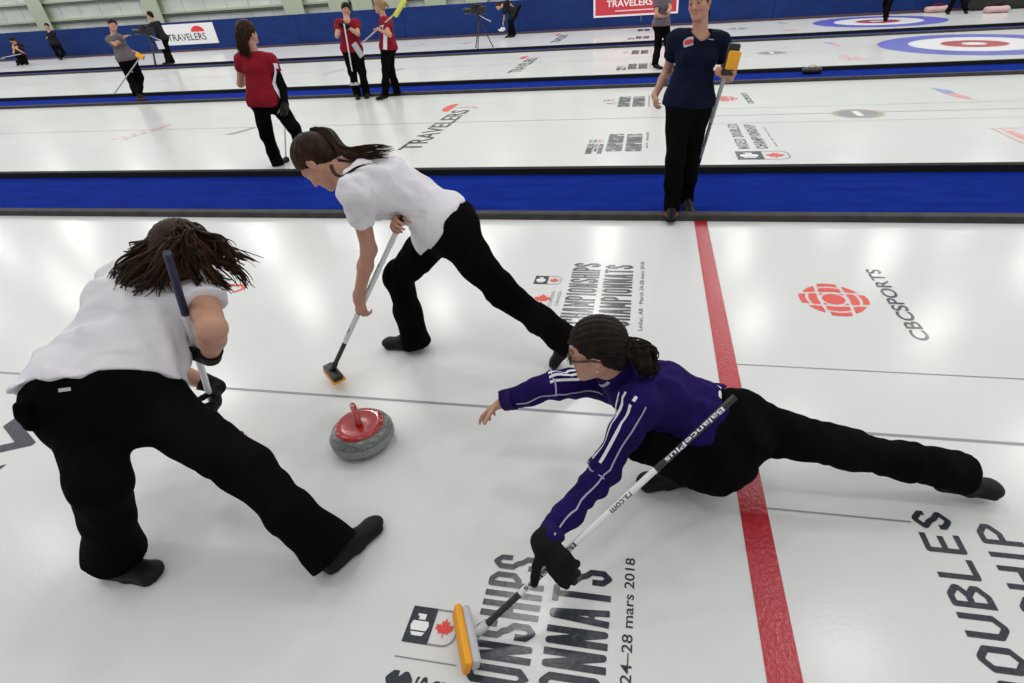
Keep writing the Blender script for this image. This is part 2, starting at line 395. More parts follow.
# ------------------------------------------------------------------ hands, heads, feet
def hand(S, w, x, n, side, r=1.0, curl=.5, spread=.12, thumb=(.5, .5), infl=0, wr=.026, k=.010, lenf=1.0):
    """w wrist, x direction of the palm, n direction the palm faces, side = +1 if the thumb lies towards n x x"""
    x = nrm(x); n = nrm(n-x*(n@x)); sd = np.cross(n, x)*side
    base = w+x*.085*r; i = infl
    S.slab(w-x*.01, w+x*.02*r, sd, wr+i, .030*r+i, wr*.75+i, .017*r+i, .02)
    S.slab(w+x*.025*r, w+x*.075*r, sd, .029*r+i, .036*r+i, .015*r+i, .013*r+i, k)
    cs = curl if hasattr(curl, '__len__') else [curl]*4
    for q, (off, ln, rad) in enumerate(((.030, .070, .0085), (.010, .078, .009), (-.010, .073, .0085), (-.028, .058, .0075))):
        d = nrm(x+sd*spread*(off/.03)); p = base+sd*off*r-x*.006*abs(off)/.03
        an = 0; seg = [.45, .31, .24]
        for j in range(3):
            an += cs[q]*(.9, 1.15, .9)[j]
            dd = d*math.cos(an)+n*math.sin(an); e = p+dd*ln*r*lenf*seg[j]
            S.cone(p, e, (rad-.0006*j)*r+i, (rad-.0006*(j+1))*r+i, .006 if j == 0 else .004); p = e
    ta, tc = thumb                                        # opening towards the side, closing towards n
    p = w+x*.028*r+sd*.022*r; d = nrm(x*(1-ta)+sd*ta+n*tc*.5)
    e = p+d*.042*r; S.cone(p, e, .014*r+i, .0105*r+i, .012)
    d = nrm(d+n*tc*.6+x*.25); e2 = e+d*.032*r; S.cone(e, e2, .0105*r+i, .009*r+i, .005)
    d = nrm(d+n*tc*.5+x*.1); S.cone(e2, e2+d*.024*r, .009*r+i, .0075*r+i, .004)
def grip(S, w, sp, sdir, nside, side, infl=0, r=1.0, rad=.013, wr=.026, curl=(.62, .68, .72, .78), thumb=(.35, 1.0), xm=0):
    """a hand closed round a shaft: sp point on the shaft, nside rough direction in which the palm faces"""
    sdir = nrm(sdir); n = nrm(nside-sdir*(nside@sdir)); x = np.cross(sdir, n)
    if (sp-w)@x < 0: x = -x
    x = nrm(x*(1-abs(xm))+sdir*xm)
    pc = sp-n*(.014*r+rad+infl)                           # palm centre
    ww = pc-x*.06*r
    hand(S, ww, x, n, side, r, curl, .03, thumb, infl, wr)
    return ww
def head(S, c, R, sc=1.0, k=.014, fine=True):
    """R columns: right, forward, up"""
    P = lambda x, y, z: np.asarray(c)+R@(V(x, y, z)*sc)
    E = lambda p, r, kk=k, sub=False: S.ell(P(*p), R, V(*r)*sc, kk, sub=sub)
    Cn = lambda a, b, ra, rb, kk=k: S.cone(P(*a), P(*b), ra*sc, rb*sc, kk)
    E((0, -.016, .030), (.072, .092, .084)); E((0, .030, -.020), (.060, .060, .088), .02)
    for s in (-1, 1): Cn((s*.050, -.005, -.045), (s*.018, .066, -.092), .022, .018, .02)
    Cn((0, .070, -.088), (0, .078, -.094), .020, .015, .02)
    if not fine:
        Cn((0, .086, .0), (0, .104, -.030), .009, .011, .01); 
        for s in (-1, 1): E((s*.072, -.006, -.008), (.010, .020, .030), .008)
        return
    for s in (-1, 1):
        E((s*.034, .056, -.030), (.024, .024, .022), .02)
        Cn((s*.012, .083, .021), (s*.046, .066, .020), .010, .009, .012)
    for s in (-1, 1): E((s*.031, .092, .002), (.018, .016, .012), .010, True)
    for s in (-1, 1): E((s*.031, .070, .001), (.0145, .0135, .0125), .003)
    Cn((0, .084, .014), (0, .106, -.028), .0075, .0105, .010)
    for s in (-1, 1): E((s*.011, .094, -.033), (.0085, .011, .0075), .006)
    for s in (-1, 1): E((s*.006, .103, -.040), (.004, .005, .004), .002, True)
    Cn((-.016, .082, -.058), (.016, .082, -.058), .0062, .0062, .008); Cn((-.013, .081, -.067), (.013, .081, -.067), .0068, .0068, .008)
    Cn((-.009, .091, -.0575), (.009, .091, -.0575), .0045, .0045, .006)
    S.slab(P(-.02, .094, -.0625), P(.02, .094, -.0625), R[:, 1], .006*sc, .006*sc, .0014*sc, .0014*sc, .001) if False else None
    for s in (-1, 1):
        E((s*.074, -.008, -.006), (.009, .019, .031), .006); E((s*.082, -.004, -.004), (.005, .010, .018), .004, True)
def head_tint(vs, c, R, sc, lipc=(.95, .76, .74), browc=(.25, .19, .17)):
    q = ((vs-np.asarray(c))@R)/sc; t = np.ones((len(vs), 4)); x, y, z = q[:, 0], q[:, 1], q[:, 2]
    lips = (y > .07) & ((x/.021)**2+((z+.0625)/.0085)**2 < 1); t[lips, :3] = lipc
    line = (np.abs(x) < .017) & (y > .07) & (np.abs(z+.0625) < .0022); t[line, :3] = (.72, .52, .5)
    brow = (np.abs(x) > .012) & (np.abs(x) < .05) & (y > .05) & (np.abs(z-.024-.006*np.sin((np.abs(x)-.012)/.038*3.1)) < .0048); t[brow, :3] = browc
    lid = (np.abs(np.abs(x)-.031) < .016) & (y > .055) & (np.abs(z-.008) < .003); t[lid, :3] = (.35, .26, .25)
    ck = np.exp(-((np.abs(x)-.036)**2+(z+.03)**2)/(2*.016**2))*(y > .03); t[:, 1] *= 1-.12*ck; t[:, 2] *= 1-.10*ck
    return t
def eyes(c, R, sc, parent):
    for s in (-1, 1):
        mb = MB(); e = np.asarray(c)+R@(V(s*.031, .0722, -.0010)*sc); mb.sphere(e, .0121*sc, 16)
        o = mb.build('eye', 'eye', parent, smooth=True)
        mb = MB(); mb.sphere(e+R@V(0, .0090, -.0012)*sc, V(.0074, .0042, .0074)*sc, 12, R); mb.build('iris', 'iris', o, smooth=True)
def hair_cap(S, c, R, sc=1.0, vol=0, hairline=.012, ear=True, k=.02):
    P = lambda x, y, z: np.asarray(c)+R@(V(x, y, z)*sc)
    n = R@nrm(V(0, .72, -.70)); cut = [(P(0, hairline/.72, 0), n)]
    S.ell(P(0, -.018, .033), R, V(.083+vol, .103+vol, .094+vol)*sc, k, cut)
    S.ell(P(0, -.062, -.030), R, V(.058+vol, .050+vol, .058+vol)*sc, k, cut)
    if ear:
        for s in (-1, 1): S.ell(P(s*.082, .004, -.014), R, V(.022, .026, .032)*sc, .006, sub=True)
def comb(S, c, R, sc, amp, fq, pole):
    """ridges that run towards a pole (where the hair is gathered)"""
    idx = np.argwhere(np.abs(S.f) < .03); p = ((S.lo+idx*S.h-np.asarray(c))@R)/sc
    a = nrm(V(*pole)); q = p-np.outer(p@a, a); e1 = nrm(np.cross(a, V(1, .01, .2))); e2 = np.cross(a, e1)
    an = np.arctan2(q@e2, q@e1); rr = np.linalg.norm(q, axis=1)
    g = amp*(np.sin(an*fq+3*np.sin(an*3))+.6*np.sin(an*fq*2.3+1+2*np.sin(rr*40)))*np.clip(rr/.05, 0, 1)
    S.f[idx[:, 0], idx[:, 1], idx[:, 2]] += g.astype(np.float32)
def strands(name, guides, m, parent, n=60, spread=.02, r=.004, wave=.0, wfreq=3, segs=12, seed=3, taper=.15, label=None, end=.9):
    """guides: list of polylines; hair locks scattered round each of them"""
    rs = np.random.RandomState(seed); mb = MB()
    for g in guides:
        g = np.array(g, float); cnt = n; t = np.linspace(0, 1, len(g)); tt = np.linspace(0, 1, segs)
        sp = spread
        base = np.stack([np.interp(tt, t, g[:, i]) for i in range(3)], 1)
        for _ in range(2): base[1:-1] = (base[:-2]+2*base[1:-1]+base[2:])/4
        ph0 = rs.rand(3)*6.28
        for q in range(cnt):
            o0 = rs.randn(3)*sp*.6; o1 = o0*.5+rs.randn(3)*sp*end; ph = ph0+rs.randn(3)*.5; L = .75+.3*rs.rand()
            pts = []
            for i in range(segs):
                u = i/(segs-1)*L; b = np.array([np.interp(u, tt, base[:, j]) for j in range(3)])
                pts.append(b+o0*(1-u)+o1*u**1.3+wave*u*np.sin(ph+wfreq*u*6.28))
            rr = r*(.6+.8*rs.rand()); mb.tube(pts, [rr*(1-(1-taper)*(i/(segs-1))**2) for i in range(segs)], 5, cap=True)
    return mb.build(name, m, parent, smooth=True, label=label)
def shoe(name, a, t, parent, up=None, mats=('shoe', 'sole'), sc=1.0, h=.006, lace=False, accent=None, roll=0.0):
    """a ankle joint, t ball of the foot (both about the height they have above the ground)"""
    a = np.asarray(a, float); t = np.asarray(t, float)
    if up is None: up = V(0, 0, 1)
    fwd = nrm((t-a)-up*((t-a)@up)); sd = np.cross(fwd, up)
    # foot plane: passes under heel and ball
    heel = a-up*.085*sc-fwd*.045*sc; ball = t-up*.03*sc
    fwd = nrm(ball-heel); upn = nrm(up-fwd*(up@fwd)); sd = np.cross(fwd, upn); R = np.array([sd, fwd, upn]).T
    if roll: 
        c_, s_ = math.cos(roll), math.sin(roll); sd2 = sd*c_+upn*s_; upn = -sd*s_+upn*c_; sd = sd2; R = np.array([sd, fwd, upn]).T
    L = .262*sc; P = lambda x, y, z: heel+R@(V(x, y, z)*sc)
    S = SDF(np.min([P(x, y, z) for x in (-.08, .08) for y in (-.05, .31) for z in (-.03, .17)], 0), np.max([P(x, y, z) for x in (-.08, .08) for y in (-.05, .31) for z in (-.03, .17)], 0), h)
    cut = [(P(0, 0, .016), -R[:, 2])]
    S.slab(P(0, .035, .035), P(0, .12, .035), sd, .034*sc, .036*sc, .040*sc, .042*sc, .03, cut)
    S.slab(P(0, .12, .035), P(.0, .215, .024), sd, .037*sc, .043*sc, .040*sc, .026*sc, .03, cut)
    S.ell(P(.0, .222, .026), R, V(.042, .042, .026)*sc, .02, cut)
    S.cone(P(0, .035, .04), P(0, .050, .105), .036*sc, .038*sc, .03, cut)
    S.cone(P(0, .10, .06), P(0, .055, .10), .026*sc, .034*sc, .03, cut)
    o = link(name, S.mesh(name), parent, mats[0])
    S2 = SDF(S.lo, S.lo+S.n*h, h); cut = [(P(0, 0, .020), R[:, 2]), (P(0, 0, 0), -R[:, 2])]
    S2.slab(P(0, .03, .01), P(0, .13, .01), sd, .037*sc, .038*sc, .03*sc, .03*sc, .02, cut)
    S2.slab(P(0, .13, .01), P(0, .22, .01), sd, .039*sc, .046*sc, .03*sc, .03*sc, .02, cut)
    link('sole', S2.mesh('sole'), o, mats[1])
    if lace:
        mb = MB()
        for i in range(4):
            y = .10+.026*i; z = .082-.011*i; mb.tube([P(-.022, y, z-.006), P(0, y+.004, z+.002), P(.022, y, z-.006)], .0026*sc, 6)
        mb.build('laces', 'shoe' if lace == 'dark' else 'lace', o, smooth=True)
    if accent:
        for s_ in (-1, 1): mb = MB(); mb.tube([P(s_*.04, .05, .045), P(s_*.044, .11, .04), P(s_*.046, .17, .03)], .007*sc, 8); mb.build('side_stripe', accent, o, smooth=True)
    return o

# ------------------------------------------------------------------ a whole person
def person(J, label, cat='person', group=None, h=.006, g=1.0, fwd=(0, 1, 0), hup=None, trousers='black', top='white', sleeve=.55,
           hands=None, hem=-.03, flare=.085, fine=True, bow=.02, shoes=('shoe', 'sole'), bulk=1.0, wr=.003, head_sc=1.0,
           collar=False, sleeve_m=None, hemcut=.045, shoe_kw=None, thigh=1.0, neck_r=.068, wrs=45, waist=1.0, hemn=None, over=None, blobs=(), cover=.23):
    J = {k: V(*v) for k, v in J.items()}; D = {}
    up = nrm(J['neck']-J['pel']); sh = nrm(J['hR']-J['hL']); ss = nrm(J['sR']-J['sL'])
    F = nrm(np.cross(up, nrm(sh+ss))); L = np.linalg.norm(J['neck']-J['pel'])
    allp = np.array([J[k] for k in J if k not in ('bh', 'be')]); lo = allp.min(0)-.22; hi = allp.max(0)+.22; lo[2] = max(lo[2], -.02)
    hf = nrm(fwd); hu = nrm(J['head']-J['neck']) if hup is None else nrm(hup)
    hr = nrm(np.cross(hf, hu)); hu = np.cross(hr, hf); HR = np.array([hr, hf, hu]).T; D['HR'] = HR; D['hc'] = J['head']; D['F'] = F; D['up'] = up
    sp = lambda t: J['pel']+(J['neck']-J['pel'])*t-F*bow*4*t*(1-t)
    sd = lambda t: nrm(sh*(1-t)+ss*t)
    def torso(S, i, cuts=(), lo_t=-.08, over=0):
        b = g*bulk; i0 = i
        st = [(-.06, .155, .105), (.08, .170, .118), (.30, .140*waist, .098), (.45, .130*(1+(waist-1)*.8), .094), (.68, .142*(1+(waist-1)*.5), .108), (.86, .150, .090)]
        for (t0, w0, d0), (t1, w1, d1) in zip(st[:-1], st[1:]):
            if t1 < lo_t: continue
            i = i0+(over if t1 < .4 else over*.4 if t1 < .5 else 0)
            S.slab(sp(t0), sp(t1), sd((t0+t1)/2), w0*b+i, w1*b+i, d0*b+i, d1*b+i, .035, cuts)
        i = i0
        for s in (-1, 1):
            S.ell(sp(.66)+F*.075*b+sd(.8)*s*.068*b, np.array([sd(.8), F, up]).T, V(.062, .052, .060)*b+i, .03, cuts)
            if lo_t < 0: S.ell(sp(.0)-F*.062*b+sd(0)*s*.075*b-up*.02, np.array([sd(0), F, up]).T, V(.085, .075, .095)*b+i+over, .04, cuts)
        S.slab(J['sL']*.75+J['neck']*.25-up*.01, J['sR']*.75+J['neck']*.25-up*.01, F, .062*b+i, .062*b+i, .052*b+i, .052*b+i, .05, cuts)
        S.cone(J['sL'], J['sR'], .052*b+i, .052*b+i, .05, cuts)
    def leg(S, q, i, k=.03):
        H_, K_, A_ = J['h'+q], J['k'+q], J['a'+q]; b = g*thigh
        S.cone(H_, K_, .088*b+i, .060*b+i, .04); d = A_-K_
        S.cone(K_, K_+d*.35, .054*g+i, .052*g+i, k); S.cone(K_+d*.35, A_, .052*g+i, .036*g+i, k)
    def arm(S, q, i, k=.025):
        s_, e_, w_ = J['s'+q], J['e'+q], J['w'+q]; b = g*(1+(bulk-1)*.8); i = -.008 if sleeve > 1 else 0
        S.cone(s_, e_, .047*b+i, .037*b+i, .04); d = w_-e_
        S.cone(e_, e_+d*.35, .036*b+i, .036*b+i, k); S.cone(e_+d*.35, w_, .036*b+i, .025*g+i, k)
    # --- body: one continuous surface
    S = SDF(lo, hi, h); torso(S, -.014)
    for q in 'LR':
        leg(S, q, -.012)
        a, t = J['a'+q], J['t'+q]; S.cone(a, a-V(0, 0, .03), .030*g, .028*g, .02); S.cone(a-V(0, 0, .035), a-V(0, 0, .035)+(t-a+V(0, 0, .02))*.6, .024*g, .018*g, .02)
        hk = (hands or {}).get(q, {})
        if 'grip' in hk:
            spt, sdir, nsd = hk['grip']; 
            J['o'+q] = J['w'+q]; ww = grip(S, J['w'+q], V(*spt), V(*sdir), V(*nsd), hk.get('side', 1), hk.get('infl', 0), g*.98, hk.get('rad', .013), .026, hk.get('curl', (.62, .68, .72, .78)), hk.get('thumb', (.35, 1.)), hk.get('xm', 0)); J['w'+q] = ww
        else:
            x = nrm(J['m'+q]-J['w'+q]); n = V(*hk.get('n', (0, 0, -1))); hand(S, J['w'+q], x, n, hk.get('side', 1), g*.98, hk.get('curl', .35), hk.get('spread', .15), hk.get('thumb', (.55, .4)), 0, .025, lenf=hk.get('lenf', 1))
        arm(S, q, 0)
    nb = J['neck']; S.cone(nb-up*.03, J['head']-HR[:, 1]*.018-HR[:, 2]*.06, .058*g, .053*g, .03)
    head(S, J['head'], HR, head_sc, fine=fine)
    me = S.mesh('person', True); body = link('person', me, None, 'skin'); tag(body, label, cat, group)
    vs = np.empty(len(me.vertices)*3, np.float32); me.vertices.foreach_get('co', vs); vs = vs.reshape(-1, 3)
    at = me.color_attributes.new('tint', 'FLOAT_COLOR', 'POINT')
    tn = head_tint(vs, J['head'], HR, head_sc)
    far = np.linalg.norm(vs-J['head'], axis=1) > .16; tn[far] = 1
    at.data.foreach_set('color', tn.astype(np.float32).ravel())
    if fine: eyes(J['head'], HR, head_sc, body)
    # --- trousers
    T = SDF(lo, hi, h); wc = [(sp(.30), up)]; hcn = up if hemn is None else nrm(hemn); hcc = sp(0)+up*L*hem+hcn*.008
    b = g*bulk
    T.slab(sp(-.08), sp(.08), sd(0), .160*b+.012, .172*b+.012, .108*b+.014, .122*b+.014, .04, wc); T.slab(sp(.08), sp(.30), sd(.1), .172*b+.012, .142*b+.012, .122*b+.012, .102*b+.012, .04, wc)
    for s in (-1, 1): T.ell(sp(.0)-F*.062*b+sd(0)*s*.075*b-up*.02, np.array([sd(0), F, up]).T, V(.085, .075, .095)*b+.012, .05, wc)
    for q in 'LR':
        H_, K_, A_ = J['h'+q], J['k'+q], J['a'+q]; d = nrm(A_-K_); en = A_+d*hemcut
        T.cone(H_, K_, .095*g*thigh+.010, .066*g*thigh+.010, .05)
        T.cone(K_, K_+(en-K_)*.5, .062*g*thigh+.012, .060*g+.012, .04); T.cone(K_+(en-K_)*.5, en, .060*g+.012, flare*g, .04, [(en, d)])
    for c_, r_ in blobs: T.ell(V(*c_), np.eye(3), V(r_, r_, r_), .06)
    T.wrinkle(.0045, wrs*.8, 11, 5)
    TR = T
    # --- shirt
    T = SDF(lo, hi, h); hc = [(sp(0)+up*L*hem, -(up if hemn is None else nrm(hemn)))]; shirt_top = [hc[0]]
    torso(T, .012, hc, over=.018 if hem < .1 and over is None else (over or 0))
    T.sub(lambda x, y, z: np.maximum((x-hcc[0])*hcn[0]+(y-hcc[1])*hcn[1]+(z-hcc[2])*hcn[2]+.008, np.sqrt((x-hcc[0])**2+(y-hcc[1])**2+(z-hcc[2])**2)-.42), hcc-.42, hcc+.42)
    for q in 'LR':
        s_, e_, w_ = J['s'+q], J['e'+q], J['w'+q]
        if sleeve <= 1:
            en = s_+(e_-s_)*sleeve; d = nrm(e_-s_); T.cone(s_, en, .056*b+.012, .050*b+.014, .04, [(en, d)])
        else:
            d = nrm(w_-e_); en = w_-d*(.004); T.cone(s_, e_, .054*g+.012, .046*g+.010, .05); T.cone(e_, en, .044*g+.010, .034*g+.006, .03, [(en, d)])
    hn = nrm(J['head']-nb)
    T.wrinkle(wr, wrs, 5, 7)
    if cover > 0:                                          # the shirt hangs over the trousers above its hem
        sl, p = T.box(hcc-cover, hcc+cover)
        pl = (p[0]-hcc[0])*hcn[0]+(p[1]-hcc[1])*hcn[1]+(p[2]-hcc[2])*hcn[2]; bl = np.sqrt((p[0]-hcc[0])**2+(p[1]-hcc[1])**2+(p[2]-hcc[2])**2)-cover
        T.f[sl] = np.minimum(T.f[sl], np.maximum(np.maximum(TR.f[sl]-.008, -pl), bl))
    TR.f = np.maximum(TR.f, -T.f-.007)
    D['trousers'] = link('trousers', TR.mesh('trousers', True), body, trousers)
    T.cone(nb-hn*.02+F*.012, nb+hn*.16+F*.012, neck_r*g, neck_r*g*1.1, .012, sub=True)
    D['shirt'] = link('jacket' if sleeve > 1 else 'shirt', T.mesh('shirt', True), body, top)
    if collar:
        T = SDF(nb-.16, nb+.18, h*.8); c0 = nb+hn*.0; c1 = nb+hn*.118-F*.004; T.cone(c0, c1, .088*g, .074*g, .0, [(c1, hn), (c0-hn*.02, -hn)])
        T.cone(c0-hn*.1, c1+hn*.1, .074*g, .063*g, .0, sub=True)
        T.ell(c1+F*.082, np.array([nrm(np.cross(hn, F)), F, hn]).T, V(.022, .05, .06), .004, sub=True)
        D['collar'] = link('collar', T.mesh('collar'), D['shirt'], top)
    # --- shoes
    for q in 'LR':
        if fine:
            a_, t_ = J['a'+q], J['t'+q]; sk = nrm(J['k'+q]-a_); T = SDF(a_-.2, a_+.2, h); T.cone(a_+sk*.09, a_-V(0, 0, .03), .047*g, .042*g, .02); T.cone(a_-V(0, 0, .03), a_-V(0, 0, .035)+(t_-a_+V(0, 0, .02))*.6, .038*g, .031*g, .02)
            link('sock', T.mesh('sock'), body, 'dark')
        kw = dict((shoe_kw or {}).get(q, {})); shoe('shoe', kw.pop('a', J['a'+q]), kw.pop('t', J['t'+q]), body, mats=shoes, sc=g, h=max(h*.9, .006), **kw)
    D['body'] = body; D['J'] = J; D['sp'] = sp; D['sd'] = sd; D['bvh'] = bvh_of(D['shirt'].data)
    return D
def cap(D, m, sc=1.0, vol=0, h=.005, hairline=.012, pole=(0, -.7, .4), ear=True, amp=.0012, name='hair', label=None):
    c, R = D['hc'], D['HR']; S = SDF(c-.19, c+.19, h); hair_cap(S, c, R, sc, vol, hairline, ear)
    if amp: comb(S, c, R, sc, amp, 26, pole)
    return link(name, S.mesh(name), D['body'], m, label=label)
def glove_on(D, q, hk, m='glove', infl=.0035, h=.004, cuff=.05, name='glove', g=1.0):
    J = D['J']; w = J['w'+q]; S = SDF(w-.27, w+.27, h)
    if 'grip' in hk:
        spt, sdir, nsd = hk['grip']; ww = grip(S, J['o'+q], V(*spt), V(*sdir), V(*nsd), hk.get('side', 1), infl, g*.98, hk.get('rad', .013)-infl*.9, .029, hk.get('curl', (.62, .68, .72, .78)), hk.get('thumb', (.35, 1.)), hk.get('xm', 0))
    else:
        x = nrm(J['m'+q]-w); hand(S, w, x, V(*hk.get('n', (0, 0, -1))), hk.get('side', 1), g*.98, hk.get('curl', .35), hk.get('spread', .15), hk.get('thumb', (.55, .4)), infl, .029)
    d = nrm(J['e'+q]-w); S.cone(w-d*.01, w+d*cuff, .030+infl, .038+infl, .012, [(w+d*cuff, d)])
    S.wrinkle(.0012, 120, 4, 5)
    o = link(name, S.mesh(name), D['body'], m); return o

# ------------------------------------------------------------------ condensed block letters painted on the ice
def _gl(ch, cx, cy):
    D_ = {
     'C': [[(1, .68), (1, 1-cy), (1-cx, 1), (cx, 1), (0, 1-cy), (0, cy), (cx, 0), (1-cx, 0), (1, cy), (1, .32)]],
     'O': [[(cx, 0), (1-cx, 0), (1, cy), (1, 1-cy), (1-cx, 1), (cx, 1), (0, 1-cy), (0, cy), (cx, 0)]],
     'S': [[(1, .74), (1, 1-cy), (1-cx, 1), (cx, 1), (0, 1-cy), (0, .5+cy*1.3), (cx*.8, .5+cy*.5), (1-cx*.8, .5-cy*.5), (1, .5-cy*1.3), (1, cy), (1-cx, 0), (cx, 0), (0, cy), (0, .26)]],
     'H': [[(0, 0), (0, 1)], [(1, 0), (1, 1)], [(0, .5), (1, .5)]],
     'A': [[(0, 0), (.36, 1), (.64, 1), (1, 0)], [(.14, .27), (.86, .27)]],
     'M': [[(0, 0), (0, 1), (.5, .2), (1, 1), (1, 0)]], 'N': [[(0, 0), (0, 1), (1, 0), (1, 1)]],
     'P': [[(0, 0), (0, 1), (1-cx, 1), (1, 1-cy), (1, .46+cy), (1-cx, .46), (0, .46)]],
     'I': [[(.5, 0), (.5, 1)]], 'T': [[(0, 1), (1, 1)], [(.5, 0), (.5, 1)]],
     'D': [[(0, 0), (0, 1), (1-cx, 1), (1, 1-cy), (1, cy), (1-cx, 0), (0, 0)]],
     'B': [[(0, 0), (0, 1), (1-cx, 1), (1, 1-cy), (1, .52+cy), (1-cx, .52), (0, .52)], [(1-cx, .52), (1, .52-cy), (1, cy), (1-cx, 0), (0, 0)]],
     'U': [[(0, 1), (0, cy), (cx, 0), (1-cx, 0), (1, cy), (1, 1)]], 'L': [[(0, 1), (0, 0), (1, 0)]],
     'E': [[(1, 1), (0, 1), (0, 0), (1, 0)], [(0, .5), (.85, .5)]], 'X': [[(0, 0), (1, 1)], [(0, 1), (1, 0)]],
     'R': [[(0, 0), (0, 1), (1-cx, 1), (1, 1-cy), (1, .48+cy), (1-cx, .48), (0, .48)], [(.45, .48), (1, 0)]],
     'V': [[(0, 1), (.5, 0), (1, 1)]]}
    return D_[ch]
def block_text(s, name, t, xtop, xbase, y0, y1, sw, m='ink', gap=.22, z=ZD, label=None, round_=.34):
    """heavy condensed letters: sw stroke width in metres"""
    Hh = xbase-xtop; u = [(.45 if c == 'I' else (1.2 if c == 'M' else (.55 if c == ' ' else 1))) for c in t]
    cell = (y1-y0)/(sum(u)+gap*(len(t)-1)); mb = MB(); y = y0; zz = [z]
    def P(a, b): return s.pt(xbase-b, a, zz[0])
    for c, k in zip(t, u):
        w_ = cell*k
        if c != ' ':
            iw = max(w_-sw, 1e-4); ih = Hh-sw; rr = round_*w_; cx = min(rr/iw, .5) if c not in 'I' else 0; cy = min(rr/ih, .2)
            for pl in _gl(c, cx, cy):
                q = [V(y+sw/2+a*iw, sw/2+b*ih) for a, b in pl]
                for a, b in zip(q[:-1], q[1:]):
                    d = nrm(b-a); n = V(-d[1], d[0])*sw/2; zz[0] += .00003
                    mb.add([P(*(a+n-d*(sw/2 if a is q[0] else 0))), P(*(a-n-d*(sw/2 if a is q[0] else 0))), P(*(b-n+d*(sw/2 if b is q[-1] else 0))), P(*(b+n+d*(sw/2 if b is q[-1] else 0)))], [(0, 1, 2, 3)])
                for a in q[1:-1]:
                    zz[0] += .00003; mb.add([P(*(a+sw/2*V(math.cos(k2*.6283), math.sin(k2*.6283)))) for k2 in range(10)], [list(range(10))])
        y += w_+gap*cell; zz[0] = z
    return mb.build(name, m, s.p, label=label)
# ------------------------------------------------------------------ light
sc = bpy.context.scene
sc.view_settings.view_transform = 'Standard'; sc.view_settings.look = 'None'; sc.view_settings.exposure = 0
w = bpy.data.worlds.new('arena_light'); sc.world = w; w.use_nodes = True
w.node_tree.nodes['Background'].inputs['Color'].default_value = (.93, .95, .95, 1)
w.node_tree.nodes['Background'].inputs['Strength'].default_value = .56
for j in range(-1, 5):
    for i in range(-5, 5):
        ld = bpy.data.lights.new('ceiling_lamp', 'AREA'); ld.shape = 'RECTANGLE'; ld.size = .9; ld.size_y = .7; ld.energy = (50, 56, 74, 100, 110, 110)[j+1]; ld.color = (1, .985, .95)
        lo = bpy.data.objects.new('ceiling_lamp', ld); COL.objects.link(lo); lo.location = (-7.07+5.4*i+(.2 if j % 2 else 0), 5.1+5.25*j, 8.0)

# ------------------------------------------------------------------ setting
XL, XR = -34, 24
def bx(name, lo, hi, m, kind='structure', parent=None, label=None, bev=0):
    mb = MB(); mb.box(lo, hi, bev=bev); return mb.build(name, m, parent, kind, label)
base = bx('floor', (XL, -6, -.12), (XR, 27.5, -.02), 'foam_black')
EDGE = [(-5.5, 4.464), (5.845, 10.974), (12.164, 17.455), (18.32, 23.80)]
YCS = [YC, 8.45, 15.06, 21.45]
sheets = []
for i, ((y0, y1), yc) in enumerate(zip(EDGE, YCS)):
    o = bx('ice_sheet', (XL, y0, -.05), (XR, y1, 0), 'ice', label='white %s ice sheet' % ('nearest', 'second', 'third', 'farthest')[i])
    sheets.append(Sheet2D(yc, o))
for i in range(3):
    a, b = EDGE[i][1], EDGE[i+1][0]
    bx('carpet_walkway', (XL, a+.09, -.05), (XR, b-.085, .004), 'carpet', label='royal blue carpet strip between the sheets')
    bx('divider_bumper', (XL, a, -.05), (XR, a+.095, .055), 'foam', label='low dark grey foam divider on the camera side of the carpet', bev=.008)
    bx('divider_bumper', (XL, b-.09, -.05), (XR, b, .072), 'foam_black', label='low black foam divider on the far side of the carpet', bev=.006)
# painted lines on every sheet
HW = .1067; TEE = 6.774
for i, s in enumerate(sheets):
    y0, y1 = EDGE[i][0]-s.yc, EDGE[i][1]-s.yc
    if i == 0: y0 = -2.6
    s.poly('hog_line', [[(0, y0), (HW, y0), (HW, y1), (0, y1)]], 'hog', label='red line painted across the ice')
    lw = .009 if i == 0 else .012
    s.poly('centre_line', [[(XL-X0+.1, -lw), (XR-X0-.1, -lw), (XR-X0-.1, lw), (XL-X0+.1, lw)]], 'ink_line', z=.001, label='thin grey line along the middle of the sheet')
    for k in (1, -1):
        e = TEE-1.9
        if i == 0 and k == -1: e = .63
        s.poly('guide_line', [[(HW, .478*k-.004), (e, .478*k-.004), (e, .478*k+.004), (HW, .478*k+.004)]], 'ink_line', label='thin dark line beside the centre line')
    if i == 0: s.ring('centre_spot', 2.02, 1.07, 0, .012, 'ink_line', n=16)
    for nm, r0, r1, m, z in (('outer_ring', 1.28, 1.92, 'ring_blue', .0015), ('white_ring', .64, 1.28, 'ink_white', .0017), ('inner_ring', .24, .64, 'ring_red', .0015), ('button', 0, .24, 'ink_white', .0019)):
        s.ring(nm, TEE, 0, r0, r1, m, z)
